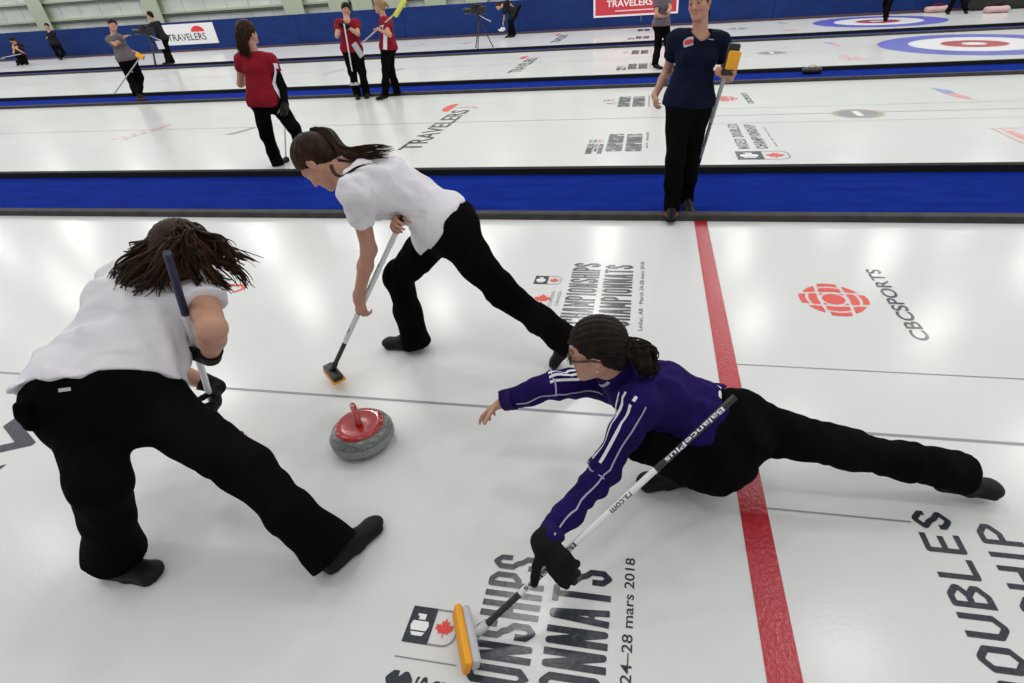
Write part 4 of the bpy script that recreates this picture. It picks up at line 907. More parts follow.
POSE = {
 'A': {'pel': (-1.867, 1.161, 0.644), 'neck': (-1.833, 1.597, 0.925), 'head': (-1.683, 1.579, 1.067), 'hL': (-2.002, 1.157, 0.646), 'hR': (-1.751, 1.187, 0.590), 'kL': (-1.719, 0.877, 0.518), 'kR': (-1.377, 1.104, 0.402), 'aL': (-1.893, 0.906, 0.135), 'aR': (-1.118, 1.067, 0.100), 'tL': (-1.752, 0.863, 0.044), 'tR': (-0.954, 1.121, 0.050), 'sL': (-2.025, 1.554, 0.882), 'sR': (-1.650, 1.521, 0.913), 'eL': (-2.078, 1.468, 0.604), 'eR': (-1.449, 1.307, 0.871), 'wL': (-1.888, 1.470, 0.434), 'wR': (-1.626, 1.327, 0.689), 'mL': (-1.819, 1.470, 0.378), 'mR': (-1.670, 1.401, 0.708), 'bh': (-1.948, 1.535, 0.050), 'be': (-1.481, 1.311, 1.155)},
 'B': {'pel': (-0.939, 2.305, 0.828), 'neck': (-1.284, 2.229, 1.135), 'head': (-1.480, 2.246, 1.168), 'hL': (-0.892, 2.223, 0.845), 'hR': (-0.997, 2.362, 0.774), 'kL': (-0.684, 2.280, 0.492), 'kR': (-1.303, 2.408, 0.503), 'aL': (-0.414, 2.275, 0.186), 'aR': (-1.305, 2.422, 0.101), 'tL': (-0.526, 2.325, 0.035), 'tR': (-1.464, 2.424, 0.040), 'sL': (-1.229, 2.074, 1.075), 'sR': (-1.271, 2.402, 1.101), 'eL': (-1.266, 2.120, 0.796), 'eR': (-0.990, 2.399, 1.052), 'wL': (-1.348, 2.115, 0.566), 'wR': (-1.050, 2.228, 0.885), 'mL': (-1.373, 2.115, 0.484), 'mR': (-1.102, 2.164, 0.904), 'bh': (-1.646, 2.066, 0.060), 'be': (-1.069, 2.170, 0.956)},
 'C': {'pel': (0.373, 1.593, 0.318), 'neck': (-0.040, 1.593, 0.517), 'head': (-0.110, 1.535, 0.694), 'hL': (0.351, 1.540, 0.241), 'hR': (0.432, 1.617, 0.391), 'kL': (0.042, 1.341, 0.420), 'kR': (0.820, 1.597, 0.241), 'aL': (0.230, 1.542, 0.128), 'aR': (1.214, 1.619, 0.146), 'tL': (0.084, 1.506, 0.048), 'tR': (1.369, 1.626, 0.067), 'sL': (0.025, 1.431, 0.543), 'sR': (-0.062, 1.701, 0.376), 'eL': (-0.094, 1.332, 0.306), 'eR': (-0.306, 1.591, 0.476), 'wL': (-0.187, 1.129, 0.197), 'wR': (-0.529, 1.580, 0.377), 'mL': (-0.230, 1.056, 0.200), 'mR': (-0.594, 1.591, 0.323), 'bh': (-0.503, 0.799, 0.050), 'be': (0.366, 1.566, 0.492)},
 'D': {'pel': (0.319, 4.637, 0.930), 'neck': (0.361, 4.651, 1.392), 'head': (0.334, 4.661, 1.594), 'hL': (0.408, 4.663, 0.904), 'hR': (0.244, 4.577, 0.919), 'kL': (0.374, 4.708, 0.494), 'kR': (0.243, 4.545, 0.506), 'aL': (0.378, 4.792, 0.101), 'aR': (0.249, 4.561, 0.103), 'tL': (0.418, 4.651, 0.018), 'tR': (0.239, 4.399, 0.056), 'sL': (0.522, 4.701, 1.327), 'sR': (0.194, 4.702, 1.353), 'eL': (0.655, 4.780, 1.110), 'eR': (0.143, 4.853, 1.117), 'wL': (0.555, 4.727, 1.131), 'wR': (0.052, 4.681, 0.972), 'mL': (0.583, 4.646, 1.128), 'mR': (0.056, 4.608, 0.929)},
 'E': {'pel': (-4.456, 6.107, 0.804), 'neck': (-4.441, 6.155, 1.286), 'head': (-4.442, 6.167, 1.491), 'hL': (-4.550, 6.126, 0.813), 'hR': (-4.362, 6.128, 0.815), 'kL': (-4.598, 6.104, 0.400), 'kR': (-4.131, 5.992, 0.509), 'aL': (-4.688, 6.242, 0.033), 'aR': (-4.220, 6.229, 0.198), 'tL': (-4.659, 6.409, 0.035), 'tR': (-4.204, 6.323, 0.056), 'sL': (-4.606, 6.114, 1.227), 'sR': (-4.284, 6.187, 1.202), 'eL': (-4.746, 6.149, 0.980), 'eR': (-4.236, 6.184, 0.919), 'wL': (-4.747, 6.393, 1.011), 'wR': (-4.172, 6.023, 0.746), 'mL': (-4.780, 6.461, 0.971), 'mR': (-4.148, 5.947, 0.716)},
 'F': {'pel': (-5.679, 10.801, 0.892), 'neck': (-5.645, 10.807, 1.361), 'head': (-5.674, 10.916, 1.524), 'hL': (-5.597, 10.848, 0.885), 'hR': (-5.768, 10.769, 0.898), 'kL': (-5.592, 10.830, 0.475), 'kR': (-5.767, 10.760, 0.488), 'aL': (-5.662, 10.936, 0.096), 'aR': (-5.812, 10.838, 0.098), 'tL': (-5.596, 10.793, 0.034), 'tR': (-5.745, 10.696, 0.034), 'sL': (-5.512, 10.904, 1.289), 'sR': (-5.810, 10.754, 1.315), 'eL': (-5.423, 10.681, 1.135), 'eR': (-5.779, 10.539, 1.131), 'wL': (-5.624, 10.675, 1.275), 'wR': (-5.762, 10.745, 1.263), 'mL': (-5.706, 10.688, 1.294), 'mR': (-5.695, 10.783, 1.301)},
 'G': {'pel': (-4.945, 10.832, 0.889), 'neck': (-4.921, 10.864, 1.364), 'head': (-4.983, 10.880, 1.552), 'hL': (-4.947, 10.737, 0.901), 'hR': (-4.960, 10.926, 0.890), 'kL': (-5.013, 10.672, 0.501), 'kR': (-5.022, 10.911, 0.485), 'aL': (-5.087, 10.589, 0.113), 'aR': (-5.003, 10.968, 0.089), 'tL': (-5.237, 10.576, 0.035), 'tR': (-5.163, 10.954, 0.034), 'sL': (-4.870, 10.702, 1.303), 'sR': (-4.920, 11.026, 1.284), 'eL': (-4.737, 10.560, 1.097), 'eR': (-4.970, 11.006, 1.004), 'wL': (-4.957, 10.590, 1.202), 'wR': (-5.017, 10.852, 1.188), 'mL': (-5.035, 10.624, 1.203), 'mR': (-5.017, 10.918, 1.242)},
 'H': {'pel': (-11.705, 11.723, 0.837), 'neck': (-11.758, 11.711, 1.312), 'head': (-11.705, 11.758, 1.504), 'hL': (-11.685, 11.816, 0.847), 'hR': (-11.757, 11.642, 0.835), 'kL': (-11.672, 11.817, 0.436), 'kR': (-11.770, 11.652, 0.423), 'aL': (-11.650, 11.570, 0.122), 'aR': (-11.572, 11.424, 0.161), 'tL': (-11.513, 11.520, 0.036), 'tR': (-11.458, 11.382, 0.042), 'sL': (-11.591, 11.670, 1.258), 'sR': (-11.913, 11.700, 1.222), 'eL': (-11.734, 11.802, 1.050), 'eR': (-11.677, 11.564, 1.137), 'wL': (-11.547, 11.904, 0.929), 'wR': (-11.522, 11.722, 1.262), 'mL': (-11.474, 11.887, 0.888), 'mR': (-11.464, 11.780, 1.290)},
 'I': {'pel': (-17.418, 19.335, 0.802), 'neck': (-17.494, 19.258, 1.306), 'head': (-17.488, 19.263, 1.521), 'hL': (-17.387, 19.239, 0.809), 'hR': (-17.454, 19.427, 0.827), 'kL': (-17.472, 19.267, 0.383), 'kR': (-17.479, 19.391, 0.395), 'aL': (-17.290, 19.008, 0.101), 'aR': (-17.282, 19.185, 0.081), 'tL': (-17.447, 18.951, 0.033), 'tR': (-17.446, 19.125, 0.033), 'sL': (-17.480, 19.098, 1.194), 'sR': (-17.436, 19.438, 1.253), 'eL': (-17.683, 19.179, 0.986), 'eR': (-17.383, 19.378, 0.962), 'wL': (-17.874, 19.326, 1.084), 'wR': (-17.496, 19.264, 0.757), 'mL': (-17.964, 19.333, 1.087), 'mR': (-17.456, 19.194, 0.717)},
 'J': {'pel': (-26.582, 23.229, 0.627), 'neck': (-26.605, 23.267, 1.106), 'head': (-26.589, 23.278, 1.310), 'hL': (-26.520, 23.301, 0.635), 'hR': (-26.652, 23.165, 0.640), 'kL': (-26.510, 23.351, 0.228), 'kR': (-26.613, 23.126, 0.233), 'aL': (-26.396, 22.984, 0.117), 'aR': (-26.869, 23.398, 0.090), 'tL': (-26.290, 22.879, 0.035), 'tR': (-26.755, 23.285, 0.034), 'sL': (-26.444, 23.321, 1.038), 'sR': (-26.766, 23.287, 1.021), 'eL': (-26.716, 23.404, 1.055), 'eR': (-26.514, 23.312, 0.890), 'wL': (-26.777, 23.224, 0.901), 'wR': (-26.705, 23.196, 0.789), 'mL': (-26.812, 23.157, 0.861), 'mR': (-26.712, 23.155, 0.715)},
 'K': {'pel': (-26.530, 21.425, 0.537), 'neck': (-26.242, 21.234, 0.850), 'head': (-26.151, 21.100, 0.965), 'hL': (-26.461, 21.478, 0.498), 'hR': (-26.607, 21.386, 0.577), 'kL': (-26.487, 21.453, 0.090), 'kR': (-26.656, 21.378, 0.170), 'aL': (-26.864, 21.588, 0.109), 'aR': (-27.017, 21.544, 0.119), 'tL': (-26.787, 21.455, 0.035), 'tR': (-26.943, 21.416, 0.035), 'sL': (-26.129, 21.357, 0.745), 'sR': (-26.380, 21.337, 0.917), 'eL': (-26.197, 21.087, 0.685), 'eR': (-26.308, 21.134, 0.729), 'wL': (-26.033, 21.144, 0.512), 'wR': (-26.249, 20.995, 0.537), 'mL': (-25.968, 21.181, 0.472), 'mR': (-26.218, 20.926, 0.497)},
 'M': {'pel': (-5.106, 22.762, 0.777), 'neck': (-5.450, 22.618, 1.061), 'head': (-5.641, 22.567, 1.033), 'hL': (-5.047, 22.695, 0.813), 'hR': (-5.151, 22.844, 0.760), 'kL': (-5.172, 22.459, 0.503), 'kR': (-5.230, 22.528, 0.511), 'aL': (-5.096, 22.447, 0.110), 'aR': (-5.259, 22.482, 0.115), 'tL': (-5.245, 22.418, 0.034), 'tR': (-5.406, 22.454, 0.034), 'sL': (-5.488, 22.784, 0.993), 'sR': (-5.284, 22.592, 1.145), 'eL': (-5.467, 22.750, 0.709), 'eR': (-5.113, 22.714, 0.952), 'wL': (-5.544, 22.714, 0.469), 'wR': (-5.188, 22.643, 0.730), 'mL': (-5.555, 22.706, 0.375), 'mR': (-5.135, 22.695, 0.688)},
 'N': {'pel': (0.206, 13.558, 0.827), 'neck': (0.219, 13.568, 1.307), 'head': (0.235, 13.554, 1.507), 'hL': (0.289, 13.608, 0.833), 'hR': (0.156, 13.476, 0.833), 'kL': (0.357, 13.358, 0.514), 'kR': (0.162, 13.442, 0.418), 'aL': (0.410, 13.254, 0.130), 'aR': (0.116, 13.188, 0.113), 'tL': (0.518, 13.158, 0.040), 'tR': (0.234, 13.094, 0.036), 'sL': (0.319, 13.699, 1.236), 'sR': (0.091, 13.461, 1.245), 'eL': (0.372, 13.449, 1.115), 'eR': (0.087, 13.304, 1.009), 'wL': (0.327, 13.215, 1.058), 'wR': (0.257, 13.473, 0.958), 'mL': (0.327, 13.301, 1.046), 'mR': (0.336, 13.492, 0.987)},
 'O': {'pel': (7.422, 21.477, 0.860), 'neck': (7.519, 21.585, 1.307), 'head': (7.531, 21.611, 1.505), 'hL': (7.336, 21.519, 0.868), 'hR': (7.491, 21.411, 0.860), 'kL': (7.354, 21.589, 0.465), 'kR': (7.344, 21.156, 0.575), 'aL': (7.429, 21.440, 0.101), 'aR': (7.295, 21.144, 0.154), 'tL': (7.508, 21.575, 0.034), 'tR': (7.359, 21.254, 0.040), 'sL': (7.380, 21.682, 1.248), 'sR': (7.665, 21.517, 1.225), 'eL': (7.498, 21.637, 0.992), 'eR': (7.670, 21.597, 0.952), 'wL': (7.446, 21.538, 0.774), 'wR': (7.567, 21.551, 0.734), 'mL': (7.386, 21.493, 0.734), 'mR': (7.511, 21.600, 0.694)},
 'Q': {'pel': (10.086, 22.938, 0.844), 'neck': (10.146, 22.900, 1.332), 'head': (10.133, 22.874, 1.540), 'hL': (10.182, 22.912, 0.830), 'hR': (9.987, 22.945, 0.856), 'kL': (10.071, 22.786, 0.434), 'kR': (9.898, 22.875, 0.441), 'aL': (10.217, 22.577, 0.100), 'aR': (9.738, 22.708, 0.090), 'tL': (10.188, 22.414, 0.034), 'tR': (9.709, 22.541, 0.034), 'sL': (10.300, 22.841, 1.242), 'sR': (9.962, 22.900, 1.287), 'eL': (10.126, 22.853, 0.999), 'eR': (10.090, 22.900, 1.016), 'wL': (10.071, 22.927, 0.759), 'wR': (10.180, 22.900, 0.775), 'mL': (10.026, 22.993, 0.719), 'mR': (10.260, 22.900, 0.734)},
}

# ------------------------------------------------------------------ the near players
def P3(J, k): return V(*J[k])
# sweeper on the left, seen from behind
J = dict(POSE['A']); J['aR'] = (-1.085, 1.01, .095); J['tR'] = (-1.015, 1.16, .035); J['aL'] = (-1.915, .90, .118); J['tL'] = (-1.82, .88, .035); J['kL'] = tuple(at_depth(100, 483, 1.76))
J['head'] = tuple(at_depth(181, 258, 1.96)); hemA = (-.30, .80, .60); shA = nrm(P3(J, 'be')-P3(J, 'bh'))
hkA = {'L': dict(grip=(P3(J, 'mL'), shA, (-.7, -.5, 0)), side=1), 'R': dict(grip=(P3(J, 'mR'), shA, (-.2, .9, .1)), side=-1)}
A = person(J, 'person in white shirt sweeping at the left, seen from behind with loose flying hair', h=.006, g=1.05, bulk=1.2, thigh=1.10, waist=1.12, hemn=hemA,
           fwd=(-.45, .70, -.56), hup=(-.05, .58, .80), hands=hkA, sleeve=.50, flare=.098, hem=.05, over=.014, wr=.011, bow=.035, hemcut=.022, cover=.38, neck_r=.056, shoe_kw={'R': dict(lace=True, roll=.25), 'L': dict(a=(-1.965, .872, .088), t=(-1.835, .874, .032))})
b = A['body']
for q in 'LR': glove_on(A, q, hkA[q], g=1.05, cuff=.06)
cap(A, 'hair_brown', 1.05, .008, .005, .03, (0, -.8, .6), False, .002)
hc = A['hc']; dp = depth_of(hc)
gd = []
for pts in ([(176, 232, -.05), (152, 246, -.09), (130, 264, -.07), (112, 284, -.03)], [(178, 238, -.09), (154, 256, -.12), (136, 274, -.09), (120, 294, -.04)], [(180, 242, -.11), (162, 262, -.13), (148, 280, -.10), (138, 299, -.06)], [(172, 240, -.08), (150, 254, -.10), (134, 268, -.08), (117, 278, -.03)],
            [(186, 232, -.05), (206, 237, -.05), (225, 250, -.02), (247, 262, .0)], [(188, 236, -.08), (208, 250, -.07), (224, 266, -.03), (243, 281, .0)], [(186, 240, -.10), (203, 256, -.08), (214, 272, -.05), (222, 290, -.03)],
            [(182, 230, -.06), (176, 243, -.11), (170, 262, -.12), (160, 286, -.10)], [(184, 232, -.07), (190, 246, -.11), (193, 262, -.09), (200, 280, -.05)], [(180, 226, -.04), (168, 234, -.09), (160, 246, -.10), (152, 262, -.10)], [(182, 228, -.03), (164, 233, -.07), (147, 246, -.09), (128, 262, -.07)], [(184, 228, -.03), (201, 234, -.06), (215, 246, -.06), (234, 260, -.02)], [(182, 228, -.05), (178, 238, -.10), (172, 252, -.12)], [(184, 228, -.05), (190, 238, -.10), (196, 252, -.11)]):
    gd.append([at_depth(x, y, dp+o) for x, y, o in pts])
strands('loose_hair', gd, 'hair_brown', b, 54, .020, .0056, .020, 1.25, 16, 5, .2, None, .55)
# small things at her waist
T_bvh = bvh_of(A['trousers'].data)
wp = at_depth(40, 391, 1.62); mb = MB(); q = snap(T_bvh, wp, .003); 
dirx = nrm(at_depth(50, 389, 1.6)-at_depth(30, 392, 1.6)); diry = nrm(np.cross(dirx, to_cam(wp)))
mb.add([snap(T_bvh, q+dirx*a+diry*c_, .004) for a, c_ in ((-.018, -.006), (.018, -.006), (.018, .006), (-.018, .006))], [(0, 1, 2, 3)]); mb.build('waist_tag', 'lining', A['trousers'], label='small pale tag on the waistband')
S = SDF(snap(T_bvh, at_depth(30, 418, 1.72), 0)-.12, snap(T_bvh, at_depth(30, 418, 1.72), 0)+.12, .005); pc = snap(T_bvh, at_depth(30, 416, 1.72), .004)
S.cone(pc+V(0, 0, .035), pc-V(.01, 0, .03), .022, .03, .02); S.wrinkle(.004, 90, 2); link('hip_pouch', S.mesh('hip_pouch'), b, 'black')
broom('curling_broom', 'white shafted broom with dark navy grip under the arm of the left sweeper', J['bh'], J['be'], (.95, .2, 0), (0, 0, -1), pad='tan', cols=((0, .16, 'shaft_b', 'ferrule'), (.16, .74, 'shaft_w', 'shaft'), (.74, 1, 'shaft_navy', 'handle_grip')))

# sweeper in the middle, profile to the left
J = dict(POSE['B']); J['eR'] = (-1.03, 2.37, .965); J['aL'] = (-.395, 2.33, .195); J['tL'] = (-.44, 2.325, .05); shB = nrm(P3(J, 'be')-P3(J, 'bh'))
hkB = {'L': dict(grip=(P3(J, 'mL'), shB, (.25, .9, 0)), side=1, xm=-.6), 'R': dict(grip=(P3(J, 'mR'), shB, (.84, 0, -.54)), side=-1)}
B_ = person(J, 'person in white shirt with a long ponytail leaning over a broom, head bowed', h=.0055, g=1.0, fwd=(-.55, -.10, -.80), hup=(-.83, 0, .55), hands=hkB,
            sleeve=.48, flare=.086, hem=.03, over=.006, cover=.20, wr=.008, bow=.03, hemcut=.06, neck_r=.056, bulk=.94, wrs=62, shoe_kw={'L': dict(up=nrm(V(-.9, 0, .42)))})
b = B_['body']; cap(B_, 'hair_brown', 1.0, 0, .0045, .012, (0, -.75, .6), True, .0016)
dp = depth_of(B_['hc'])
tp = at_depth(315, 133, dp+.0)
mb = MB(); mb.tube([tp-V(.012, 0, -.004), tp+V(.016, 0, .01)], [.020, .019], 12); mb.build('hair_tie', 'black', b, smooth=True)
g1 = [[at_depth(x, y, dp+o) for x, y, o in pts] for pts in (
    [(313, 134, 0), (322, 129, -.02), (332, 134, -.04), (339, 146, -.06), (350, 152, -.08), (368, 148, -.08), (392, 150, -.06)],
    [(315, 136, 0), (324, 131, -.02), (333, 140, -.05), (341, 154, -.08), (354, 158, -.10), (372, 154, -.10), (388, 156, -.08)])]
strands('ponytail', g1, 'hair_brown', b, 85, .013, .0042, .005, 1.5, 16, 8, .15, None, .5)
g2 = [[at_depth(x, y, dp-.11+o) for x, y, o in ((331, 165, .02), (333, 174, 0), (342, 178, -.03), (350, 172, -.05), (362, 164, -.05), (378, 162, -.04))], [at_depth(x, y, dp-.10) for x, y in ((338, 160), (352, 162), (368, 160), (386, 172))]]
strands('loose_lock', g2, 'hair_brown', b, 7, .005, .0025, .002, 1.2, 14, 9, .2)
bs = B_['bvh']; bt = bvh_of(B_['trousers'].data)
p = snap(bs, at_depth(429, 160, 2.95), .012); mb = MB(); mb.box((-.018, -.012, -.022), (.018, .012, .022), np.eye(3), p, bev=.004); mb.build('clip_on_pack', 'plastic', b, label='small black pack clipped to the back of the shirt')
p = snap(bt, at_depth(432, 231, 2.75), .006); mb = MB(); mb.sphere(p, (.018, .011, .034), 14); mb.tube([p+V(0, 0, .03), p+V(.004, 0, .06)], .004, 6); mb.build('hip_clip', 'teal', b, smooth=True, label='teal clip hanging at the hip')
broom('curling_broom', 'white broom with black brush head held low by the person with a ponytail', J['bh'], J['be'], (.75, -.66, 0), (.1, 0, -1), pad='yellow', pad_th=.012, head_l=.17,
      cols=((0, .17, 'shaft_b', 'ferrule'), (.17, .90, 'shaft_w', 'shaft'), (.90, 1, 'shaft_b', 'handle_grip')), text=[('BalancePlus', .19, .44, 'shaft_b', (-.9, -.6, .2), True), ('BalancePlus', .50, .70, 'ink_grey', (-.9, -.6, .2), True)])

# the thrower
J = dict(POSE['C']); J['be'] = (.329, 1.408, .625); J['kL'] = (.035, 1.47, .335); J['aL'] = (.24, 1.57, .10); J['tL'] = (.10, 1.54, .035); J['pel'] = (.375, 1.60, .25); J['hL'] = (.35, 1.55, .185); J['hR'] = (.43, 1.63, .30); J['sR'] = (-.10, 1.70, .43); J['head'] = (-.142, 1.535, .697); J['mL'] = tuple(V(-.503, .799, .05)+(V(.329, 1.408, .625)-V(-.503, .799, .05))*.335)
shC = nrm(P3(J, 'be')-P3(J, 'bh'))
hkC = {'L': dict(grip=(P3(J, 'mL'), shC, (.3, .8, -.45)), side=1, rad=.014, curl=(.30, .36, .42, .5), thumb=(.7, .3)), 'R': dict(n=(-.25, -.15, -1), side=-1, curl=(.25, .32, .38, .42), spread=.26, thumb=(1.0, .35))}
Cc = person(J, 'person in purple striped jacket and glasses sliding in a deep lunge, arm stretched forward', h=.005, g=1.0, fwd=(-.96, -.02, -.22), hup=(-.22, .05, .97), hands=hkC, top='purple',
            sleeve=2, flare=.080, hem=.26, wr=.007, over=0, cover=0, bow=.035, hemcut=.055, collar=True, neck_r=.060, wrs=65, bulk=.93, blobs=[((.315, 1.52, .20), .130)])
b = Cc['body']; cap(Cc, 'hair_dark', 1.03, 0, .0045, .004, (0, -1, .0), True, .0018)
hc, HR = Cc['hc'], Cc['HR']; H = lambda x, y, z: hc+HR@V(x, y, z)
glove_on(Cc, 'L', hkC['L'], cuff=.055, g=1.14, infl=.006)
# gathered hair behind the head
S = SDF(hc-.27, hc+.25, .005); S.ell(H(0, -.115, -.02), HR, V(.034, .040, .036), .02); S.ell(H(.0, -.155, -.045), HR, V(.040, .042, .050), .02); S.ell(H(-.01, -.165, -.09), HR, V(.034, .034, .045), .02); S.wrinkle(.006, 130, 3)
link('hair_bun', S.mesh('hair_bun'), b, 'hair_dark')
strands('curly_hair', [[H(0, -.10, .0), H(0, -.15, .005), H(0, -.19, -.03), H(-.01, -.20, -.08), H(-.01, -.17, -.135)], [H(0, -.10, -.03), H(-.02, -.15, -.03), H(-.03, -.18, -.07), H(-.02, -.16, -.13)], [H(.02, -.10, .0), H(.03, -.15, -.02), H(.03, -.19, -.07)]], 'hair_dark', b, 34, .016, .0050, .012, 2.2, 14, 12, .3, None, .6)
strands('fringe_braid', [[H(-.03, .075, .068), H(-.058, .045, .062), H(-.078, .0, .045), H(-.076, -.04, .02), H(-.05, -.09, .0)]], 'hair_dark', b, 14, .006, .006, .003, 3, 14, 14, .6)
# spectacles
gl = empty('glasses', '', ''); del gl['label']; del gl['category']; gl.parent = b
fr = MB()
for s in (-1, 1):
    ring = [H(s*.033+.024*math.cos(k*math.pi/10), .098-.010*abs(math.cos(k*math.pi/10))*(1 if s*math.cos(k*math.pi/10) > 0 else 0), -.004+.016*math.sin(k*math.pi/10)) for k in range(20)]
    fr.tube(ring+[ring[0]], .0034, 8, cap=False); fr.tube([H(s*.056, .090, .004), H(s*.070, .060, .005), H(s*.079, .0, .004), H(s*.078, -.03, -.008)], .0042, 8)
fr.tube([H(-.010, .099, .0), H(0, .102, .002), H(.010, .099, .0)], .0022, 8)
fo = fr.build('glasses_frame', 'frame', gl, smooth=True)
lm_ = MB()
for s in (-1, 1): lm_.add([H(s*.033+.023*math.cos(k*math.pi/10), .097, -.004+.015*math.sin(k*math.pi/10)) for k in range(20)], [list(range(20))])
lm_.build('lens', 'glass', gl)
mb = MB(); mb.sphere(H(-.083, -.004, -.040), .0042, 10); mb.build('earring', 'silver', b, smooth=True)
# jacket stripes, piping and cuffs
jk = Cc['shirt']; bv = Cc['bvh']
def along(q, t):
    s_, e_, w_ = Cc['J']['s'+q], Cc['J']['e'+q], Cc['J']['w'+q]
    return s_+(e_-s_)*t if t <= 1 else e_+(w_-e_)*(t-1)
def sleeve_line(name, q, t0, t1, d, width, m, n=22, extra=None):
    pts = []
    for i in range(n):
        t = t0+(t1-t0)*i/(n-1); c = along(q, t); ax = nrm(Cc['J']['w'+q]-Cc['J']['s'+q]); dd = nrm(V(*d)-ax*(V(*d)@ax)); pts.append(snap(bv, c+dd*.075, 0))
    ax = nrm(along(q, t1)-along(q, t0)); return ribbon(name, bv, (extra or [])+pts, width, np.cross(ax, V(*d)), m, jk, .0025, 3)
def rotd(d, ax, a):
    d = V(*d); ax = nrm(ax); return d*math.cos(a)+np.cross(ax, d)*math.sin(a)+ax*(ax@d)*(1-math.cos(a))
axL = Cc['J']['eL']-Cc['J']['sL']; axR = Cc['J']['eR']-Cc['J']['sR']
d0 = nrm(V(-.84, -.52, .2))
for k in (-1, 0, 1): sleeve_line('sleeve_stripe', 'L', .03, 1.0, rotd(d0, axL, .34*k-.15), .0115, 'stripe')
sleeve_line('sleeve_piping', 'L', .05, 1.86, rotd(nrm(V(-.1, -.98, .2)), axL, .05), .006, 'piping')
d1 = nrm(V(0, -.55, .85))
for k in (-1, 0, 1): sleeve_line('sleeve_stripe', 'R', .10, 1.10, rotd(d1, axR, .36*k+.25), .011, 'stripe')
sleeve_line('sleeve_piping', 'R', .10, 1.80, rotd(nrm(V(0, -1, .15)), axR, -.1), .006, 'piping')
for q, d, t in (('L', d0, 1.02), ('R', d1, 1.11)):
    ax = axL if q == 'L' else axR; c = along(q, t)
    pts = [snap(bv, c+rotd(nrm(np.array(d)-nrm(ax)*(np.array(d)@nrm(ax))), ax, a)*.07, 0) for a in np.linspace(-.9, .9, 9)]
    ribbon('sleeve_band', bv, pts, .007, ax, 'piping', jk, .0026, 3)
for q in 'LR':
    e_, w_ = Cc['J']['e'+q], Cc['J']['w'+q]; d = nrm(w_-e_); S = SDF(w_-.12, w_+.1, .0045); S.cone(w_-d*.055, w_-d*.002, .047, .039, 0, [(w_-d*.0, d), (w_-d*.055, -d)])
    link('jacket_cuff', S.mesh('jacket_cuff'), jk, 'purple2')
# collar lining and zip
nb = Cc['J']['neck']; hn = nrm(Cc['J']['head']-nb); F = Cc['F']
ribbon('collar_lining', bvh_of(Cc['collar'].data), [nb+hn*.112+F*.09*math.cos(a)+np.cross(hn, F)*.09*math.sin(a) for a in np.linspace(-1.6, 1.6, 22)], .012, hn, 'lining', Cc['collar'], .0025, 3)
ribbon('jacket_zip', bv, [nb+F*.12-Cc['up']*.02*k for k in range(2, 14)], .012, np.cross(Cc['up'], F), 'lining', jk, .0025, 3)
patch_poly('jacket_badge', bv, [[(.016*math.cos(k*.524), .02*math.sin(k*.524)) for k in range(12)]], at_depth(608, 409, depth_of(nb)-.16), np.cross(Cc['up'], F), Cc['up'], 'gold', jk)
# a strip of white shirt under the jacket hem
S = SDF(Cc['sp'](.25)-.3, Cc['sp'](.25)+.3, .006)
S.slab(Cc['sp'](.16), Cc['sp'](.34), Cc['sd'](.2), .156, .142, .110, .101, .01, [(Cc['sp'](.20), -Cc['up']), (Cc['sp'](.34), Cc['up'])]); link('undershirt', S.mesh('undershirt'), b, 'white')
broom('curling_broom', 'black and white broom with yellow pad gripped by the sliding person in purple', J['bh'], J['be'], (.46, -.88, .03), (-.86, -.40, .30), body='grey_pl', pad='yellow', head_l=.20, hw=.026, pad_th=.026,
      cols=((0, .14, 'shaft_b', 'ferrule'), (.14, .68, 'shaft_w', 'shaft'), (.68, 1.0, 'shaft_b', 'handle_grip')), r=.0112,
      text=[('BalancePlus', .16, .36, 'shaft_b', (.1, -.75, .6), True), ('BalancePlus', .72, .95, 'stripe', (.1, -.75, .6), True), ('rs.com', .50, .58, 'shaft_b', (.1, -.75, .6), True)])

# woman in navy walking on the far edge of the near sheet
J = dict(POSE['D'])
J['eL'] = (.615, 4.74, 1.075); J['wL'] = tuple(at_Y(721, 69, 4.50)); J['mL'] = tuple(at_Y(726, 71, 4.44))
hdD = at_Y(732, 60, 4.42)
best = min(((abs(np.linalg.norm(at_Y(697.5, 167, y)-hdD)-1.12), y) for y in np.linspace(4.45, 5.4, 60)))[1]; eD = at_Y(697.5, 167, best); shD = nrm(eD-hdD)
hkD = {'L': dict(grip=(hdD+shD*.10, -shD, (.25, .8, .1)), side=1), 'R': dict(n=(.9, .2, 0), side=-1, curl=(.35, .4, .45, .5), spread=.06, thumb=(.3, .2))}
D_ = person(J, 'person in navy shirt and black trousers walking with a broom tucked under one arm', h=.0075, g=1.0, fwd=(-.42, -.90, -.08), hands=hkD, top='navy', sleeve=.52, flare=.068, hem=-.08, wr=.003, bulk=.98,
            shoes=('shoe', 'sole'), shoe_kw={'R': dict(accent='shoe_red')}, neck_r=.072, bow=.01)
b = D_['body']; cap(D_, 'hair_dark', 1.0, .001, .006, .016, (0, -1, .3), False, .001)
hc, HR = D_['hc'], D_['HR']; H = lambda x, y, z: hc+HR@V(x, y, z)
strands('ponytail', [[H(0, -.09, .05), H(0, -.13, .03), H(0, -.13, -.06), H(0, -.12, -.14)]], 'hair_dark', b, 40, .012, .005, .004, 1, 10, 3)
bp_ = bvh_of(D_['shirt'].data); cpt = at_Y(686, 41, 4.5); Ux = nrm(np.cross(V(0, 0, 1), -D_['F'])); 
patch_disc('shirt_emblem', bp_, cpt, Ux, V(0, 0, 1), .054, .036, 'lining', D_['shirt'], .003)
patch_disc('shirt_emblem', bp_, cpt, Ux, V(0, 0, 1), .040, .017, 'banner_r', D_['shirt'], .0045)
